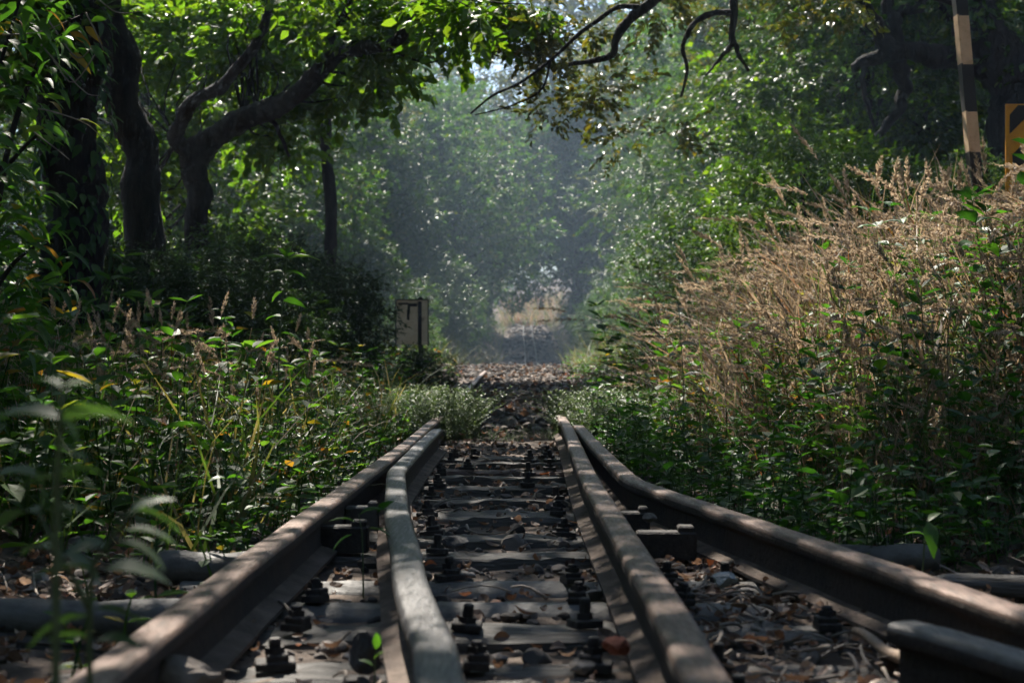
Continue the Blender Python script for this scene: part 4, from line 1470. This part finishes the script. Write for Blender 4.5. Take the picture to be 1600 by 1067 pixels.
hero('overhanging_tree', 'overhanging tree at upper right whose bare dark twigs curve down over the track',
     [(P1, .24, .12), (P2, .062, .014), (P3, .020, .006), (P4, .042, .010), (P5, .020, .006), (P6, .024, .009), (P7, .05, .02), (P8, .010, .004)], cl, SPR_A, 14, .24, M_leafOlive, r, .005)

# gnarled tree behind the striped post
D4 = 16.0
bx = (1580 - 800) * D4 / FPX
base = np.array([bx, D4, gz(bx, D4) - .2])
P1 = [base, W(1600, 260, D4), W(1585, 130, D4), W(1540, 60, D4), W(1500, 0, D4), W(1470, -150, D4), W(1440, -380, D4)]
P2 = [W(1590, 150, D4), W(1540, 105, D4), W(1500, 90, D4 - .1), W(1455, 88, D4 - .2), W(1410, 80, D4 - .2), W(1375, 88, D4 - .2), W(1350, 98, D4 - .2), W(1332, 108, D4 - .2)]
P3 = [W(1395, 85, D4 - .2), W(1378, 55, D4 - .2), W(1355, 20, D4 - .3), W(1335, -20, D4 - .3), W(1300, -120, D4 - .3)]
P4 = [W(1400, 82, D4 - .2), W(1398, 40, D4 - .1), W(1385, 0, D4), W(1380, -80, D4)]
P5 = [W(1500, 5, D4), W(1465, 2, D4), W(1430, 12, D4), W(1400, 22, D4)]
P6 = [W(1402, 95, D4 - .2), W(1412, 130, D4 - .1), W(1405, 170, D4 - .1), W(1370, 215, D4)]
P7 = [W(1352, 98, D4 - .2), W(1348, 130, D4 - .3), W(1356, 165, D4 - .3), W(1366, 200, D4 - .3)]
cl = leaf_fill([(1500, -40, 140, 40, 16, 1, 9, .4), (1575, 40, 40, 50, 16.5, .6, 4, .3)], r)
cl += canopy((1.5, 8), (12, 19), (5.5, 10), 18, r, (.6, 1.0))
hero('gnarled_tree', 'gnarled old tree with a horizontal limb behind the striped post', [(P1, .40, .16), (P2, .18, .05), (P3, .11, .06), (P4, .09, .05), (P5, .10, .06), (P6, .10, .04), (P7, .04, .015)], cl, SPR_A, 26, .42,
     M_leafA, r)

# slim tree further along the left, a thin dark stem; unseen high crown added to shade the ballast crest
px, d = 512, 22
base = W(px, 450, d); base[2] = gz(base[0], d) - .1
P1 = [base, W(px + 4, 330, d), W(px - 3, 200, d), W(px + 6, 60, d), W(px + 2, -100, d), W(px + 60, -300, d)]
P2 = [W(px + 2, -100, d), W(px + 120, -260, d), W(px + 300, -420, d + 1)]
cl = leaf_fill([(px, 0, 60, 50, d, 1, 10, .5)], r)
cl += canopy((-4, 4), (18, 29), (8.2, 11.5), 120, r, (.7, 1.2))
hero('slim_tree', 'thin straight dark stem right of the crooked tree', [(P1, .10, .05), (P2, .05, .02)], cl, SPR_A, 20, .5, M_leafA, r)

# near shrub with drooping pale twigs in the top left corner
r = np.random.default_rng(301)
D5 = 4.2
base = W(-60, 700, D5); base[2] = gz(base[0], D5) - .05
e = empty('twiggy_shrub', base, 'near leafy shrub with pale bare twigs hanging at the top left corner', 'shrub', GS)
b = MB(); b2 = MB()
lv = []
stems = [[base, W(-40, 400, D5), W(-10, 150, D5), W(40, -30, D5)], [base, W(-20, 500, D5 - .2), W(15, 420, D5 - .2), W(60, 380, D5 - .3)], [base, W(0, 300, D5), W(50, 120, D5), W(110, 30, D5 - .2)],
         [base, W(-30, 330, D5 + .2), W(20, 250, D5 + .2), W(70, 200, D5 + .2)]]
for S_ in stems:
    P = smooth_path(np.array(S_), 16) - base
    b.tube(P, np.linspace(.012, .004, 16), k=6)
pale = [[(0, 55), (60, 50), (120, 25)], [(70, 30), (115, 90), (140, 75), (150, 82)], [(60, 70), (95, 110), (130, 145), (150, 150)], [(80, 95), (110, 130), (145, 85), (146, 88)],
        [(55, 170), (90, 178), (140, 200), (180, 250)], [(130, 20), (150, 60), (158, 80)], [(150, 0), (180, 20), (220, 18)], [(40, 200), (80, 230), (105, 250)]]
for pp in pale:
    P = smooth_path(np.array([W(a_ + 4, b_, D5 - .15) for a_, b_ in pp]), 12) - base
    b2.tube(P, np.linspace(.0026, .0012, 12), k=5)
b.build('stems', M_bark, e, True)
b2.build('bare_twigs', M_twig, e, True)
regs = [(40, 30, 60, 35, 70), (90, 60, 50, 40, 45), (30, 130, 50, 50, 60), (20, 340, 60, 60, 60), (40, 420, 55, 60, 50), (15, 250, 40, 50, 40), (25, 500, 50, 60, 40), (70, 190, 40, 30, 20), (10, 620, 40, 60, 30)]
P, Dv = [], []
for (cx_, cy_, rx, ry, n_) in regs:
    for _ in range(n_):
        p = W(cx_ + r.normal() * rx * .6, cy_ + r.normal() * ry * .6, D5 + r.normal() * .3)
        P.append(p - base)
        a_ = r.uniform(-.9, .9)
        Dv.append((math.cos(a_) * (1 if r.random() < .7 else -1), math.sin(a_) * .8, -.35 + r.normal() * .3))
n = len(P)
V, Q = scatter(L4n[0], L4n[1], np.array(P), np.array(Dv), np.array([0, 0, 1.0]) + r.normal(size=(n, 3)) * .4, r.uniform(.05, .095, n))
link('foliage', mesh('foliage', V, Q, M_herb, True), e)

# ------------------------------------------------------------------ striped post, chevron board, notice board
D6 = 9.5
pz = gz((1515 - 800) * D6 / FPX, D6)
x0 = (1513 - 800) * D6 / FPX
e = empty('striped_post', (x0, D6, pz), 'upright steel post banded black and cream above the dry grass', 'post')
ppm = FPX / D6
top_z = CZ + (550 + 60) / ppm
lean = (1495 - 1515) / ppm / ((550 - 100) / ppm - (550 - 230) / ppm)
bands = [(-60, 25, 'k'), (25, 101, 'c'), (101, 175, 'k'), (175, 238, 'c'), (238, 420, 'k')]
def px_at(py): return 1504 + (py - 25) * (1522 - 1504) / (230 - 25) - 1513
for (ya, yb, c) in bands:
    tgt = MB()
    for seg in range(4):
        y0 = ya + (yb - ya) * seg / 4; y1 = ya + (yb - ya) * (seg + 1) / 4
        za, zb = CZ + (550 - y0) / ppm - pz, CZ + (550 - y1) / ppm - pz
        xa, xb_ = px_at(y0) / ppm, px_at(y1) / ppm
        for (ox, wx, wy, oy) in ((0, .082, .010, 0), (-.044, .010, .085, .0), (.010, .012, .07, .04)):
            V = []
            for (zz, xx) in ((zb, xb_), (za, xa)):
                for sy in (-1, 1):
                    for sx in (-1, 1):
                        V.append((xx + ox + sx * wx / 2, oy + sy * wy / 2, zz))
            Q = [(0, 2, 3, 1), (4, 5, 7, 6), (0, 1, 5, 4), (1, 3, 7, 5), (3, 2, 6, 7), (2, 0, 4, 6)]
            tgt.add(V, Q)
    tgt.build('cream_band' if c == 'c' else 'black_band', M_cream if c == 'c' else M_black, e)


D7 = 8.5
ppm = FPX / D7
x0 = (1640 - 800) * D7 / FPX
pz = gz(x0, D7)
e = empty('chevron_board', (x0, D7, pz), 'yellow board with black diagonal stripes at the right edge', 'sign')
zt, zb = CZ + (550 - 163) / ppm - pz, CZ + (550 - 320) / ppm - pz
xl, xr_ = (1571 - 1640) / ppm, (1710 - 1640) / ppm
b = MB()
b.box(((xl + xr_) / 2, 0, (zt + zb) / 2), (xr_ - xl, .012, zt - zb))
b.build('panel', M_yellow, e)
def Bp(px, py): return ((px - 1640) / ppm, CZ + (550 - py) / ppm - pz)
b = MB()
for poly in ([(1590, 165), (1622, 165), (1577, 210), (1577, 180)], [(1658, 165), (1698, 165), (1583, 278), (1581, 242)], [(1706, 196), (1706, 236), (1624, 318), (1584, 318)]):
    q = [Bp(*p) for p in poly]
    V = [(x_, -.0085, z_) for x_, z_ in q] + [(x_, -.0062, z_) for x_, z_ in q]
    b.add(V, [(0, 1, 2, 3), (4, 7, 6, 5), (0, 4, 5, 1), (1, 5, 6, 2), (2, 6, 7, 3), (3, 7, 4, 0)])
b.build('stripes', M_black, e)
b = MB()
for xx in (xl + .12, xr_ - .12): b.box((xx, .03, zt * .5 - .05), (.05, .045, zt + .02))
b.build('legs', M_iron, e)

D8 = 19.0
ppm = FPX / D8
x0 = (645 - 800) * D8 / FPX
pz = gz(x0, D8)
e = empty('notice_board', (x0, D8, pz), 'weathered tan notice board with dark frame left of the track', 'sign')
def Np(px, py): return ((px - 645) / ppm, CZ + (550 - py) / ppm - pz)
b = MB()
(xa, za), (xb_, zb_) = Np(620, 469), Np(668, 538)
b.box(((xa + xb_) / 2, 0, (za + zb_) / 2), (xb_ - xa, .02, za - zb_))
b.build('panel', M_board, e)
b = MB()
t = .02
b.box(((xa + xb_) / 2, -.004, za + .006), (xb_ - xa + .05, .04, .016))
b.box((xb_ + .012, -.004, (za + zb_) / 2 - .01), (.014, .04, za - zb_ + .02))
b.box((xa - .012, -.004, (za + zb_) / 2 - .01), (.014, .04, za - zb_ + .02))
b.build('frame', M_black, e)
b = MB()
for (pa, pb, pc, pd) in ((653, 471, 659, 538), (637, 474, 641, 490), (641, 474, 652, 479), (636, 484, 640, 500), (622, 473, 638, 476)):
    (q0, z0), (q1, z1) = Np(pa, pb), Np(pc, pd)
    b.box(((q0 + q1) / 2, -.0125, (z0 + z1) / 2), (q1 - q0, .004, z0 - z1))
b.build('markings', M_black, e)
b = MB()
b.box((Np(657, 0)[0], .04, .55 - .1), (.06, .05, 1.1 + (za - .9 if za > .9 else 0)))
b.build('post', M_black, e)

# ------------------------------------------------------------------ haze
hz = bpy.data.materials.new('haze')
hz.use_nodes = True
nt = hz.node_tree
nt.nodes.remove(nt.nodes['Principled BSDF'])
pv = nt.nodes.new('ShaderNodeVolumePrincipled')
pv.inputs['Color'].default_value = (.55, .75, 1.0, 1)
pv.inputs['Density'].default_value = HAZE
pv.inputs['Anisotropy'].default_value = .35
nt.links.new(pv.outputs[0], nt.nodes['Material Output'].inputs['Volume'])
b = MB()
b.box((0, 140, 22), (370, 368, 50))
h = b.build('haze', hz)
tag(h, 'thin blue morning haze hanging between the trees', 'haze', kind='stuff')
print('VERTS', sum(len(m_.vertices) for m_ in bpy.data.meshes))
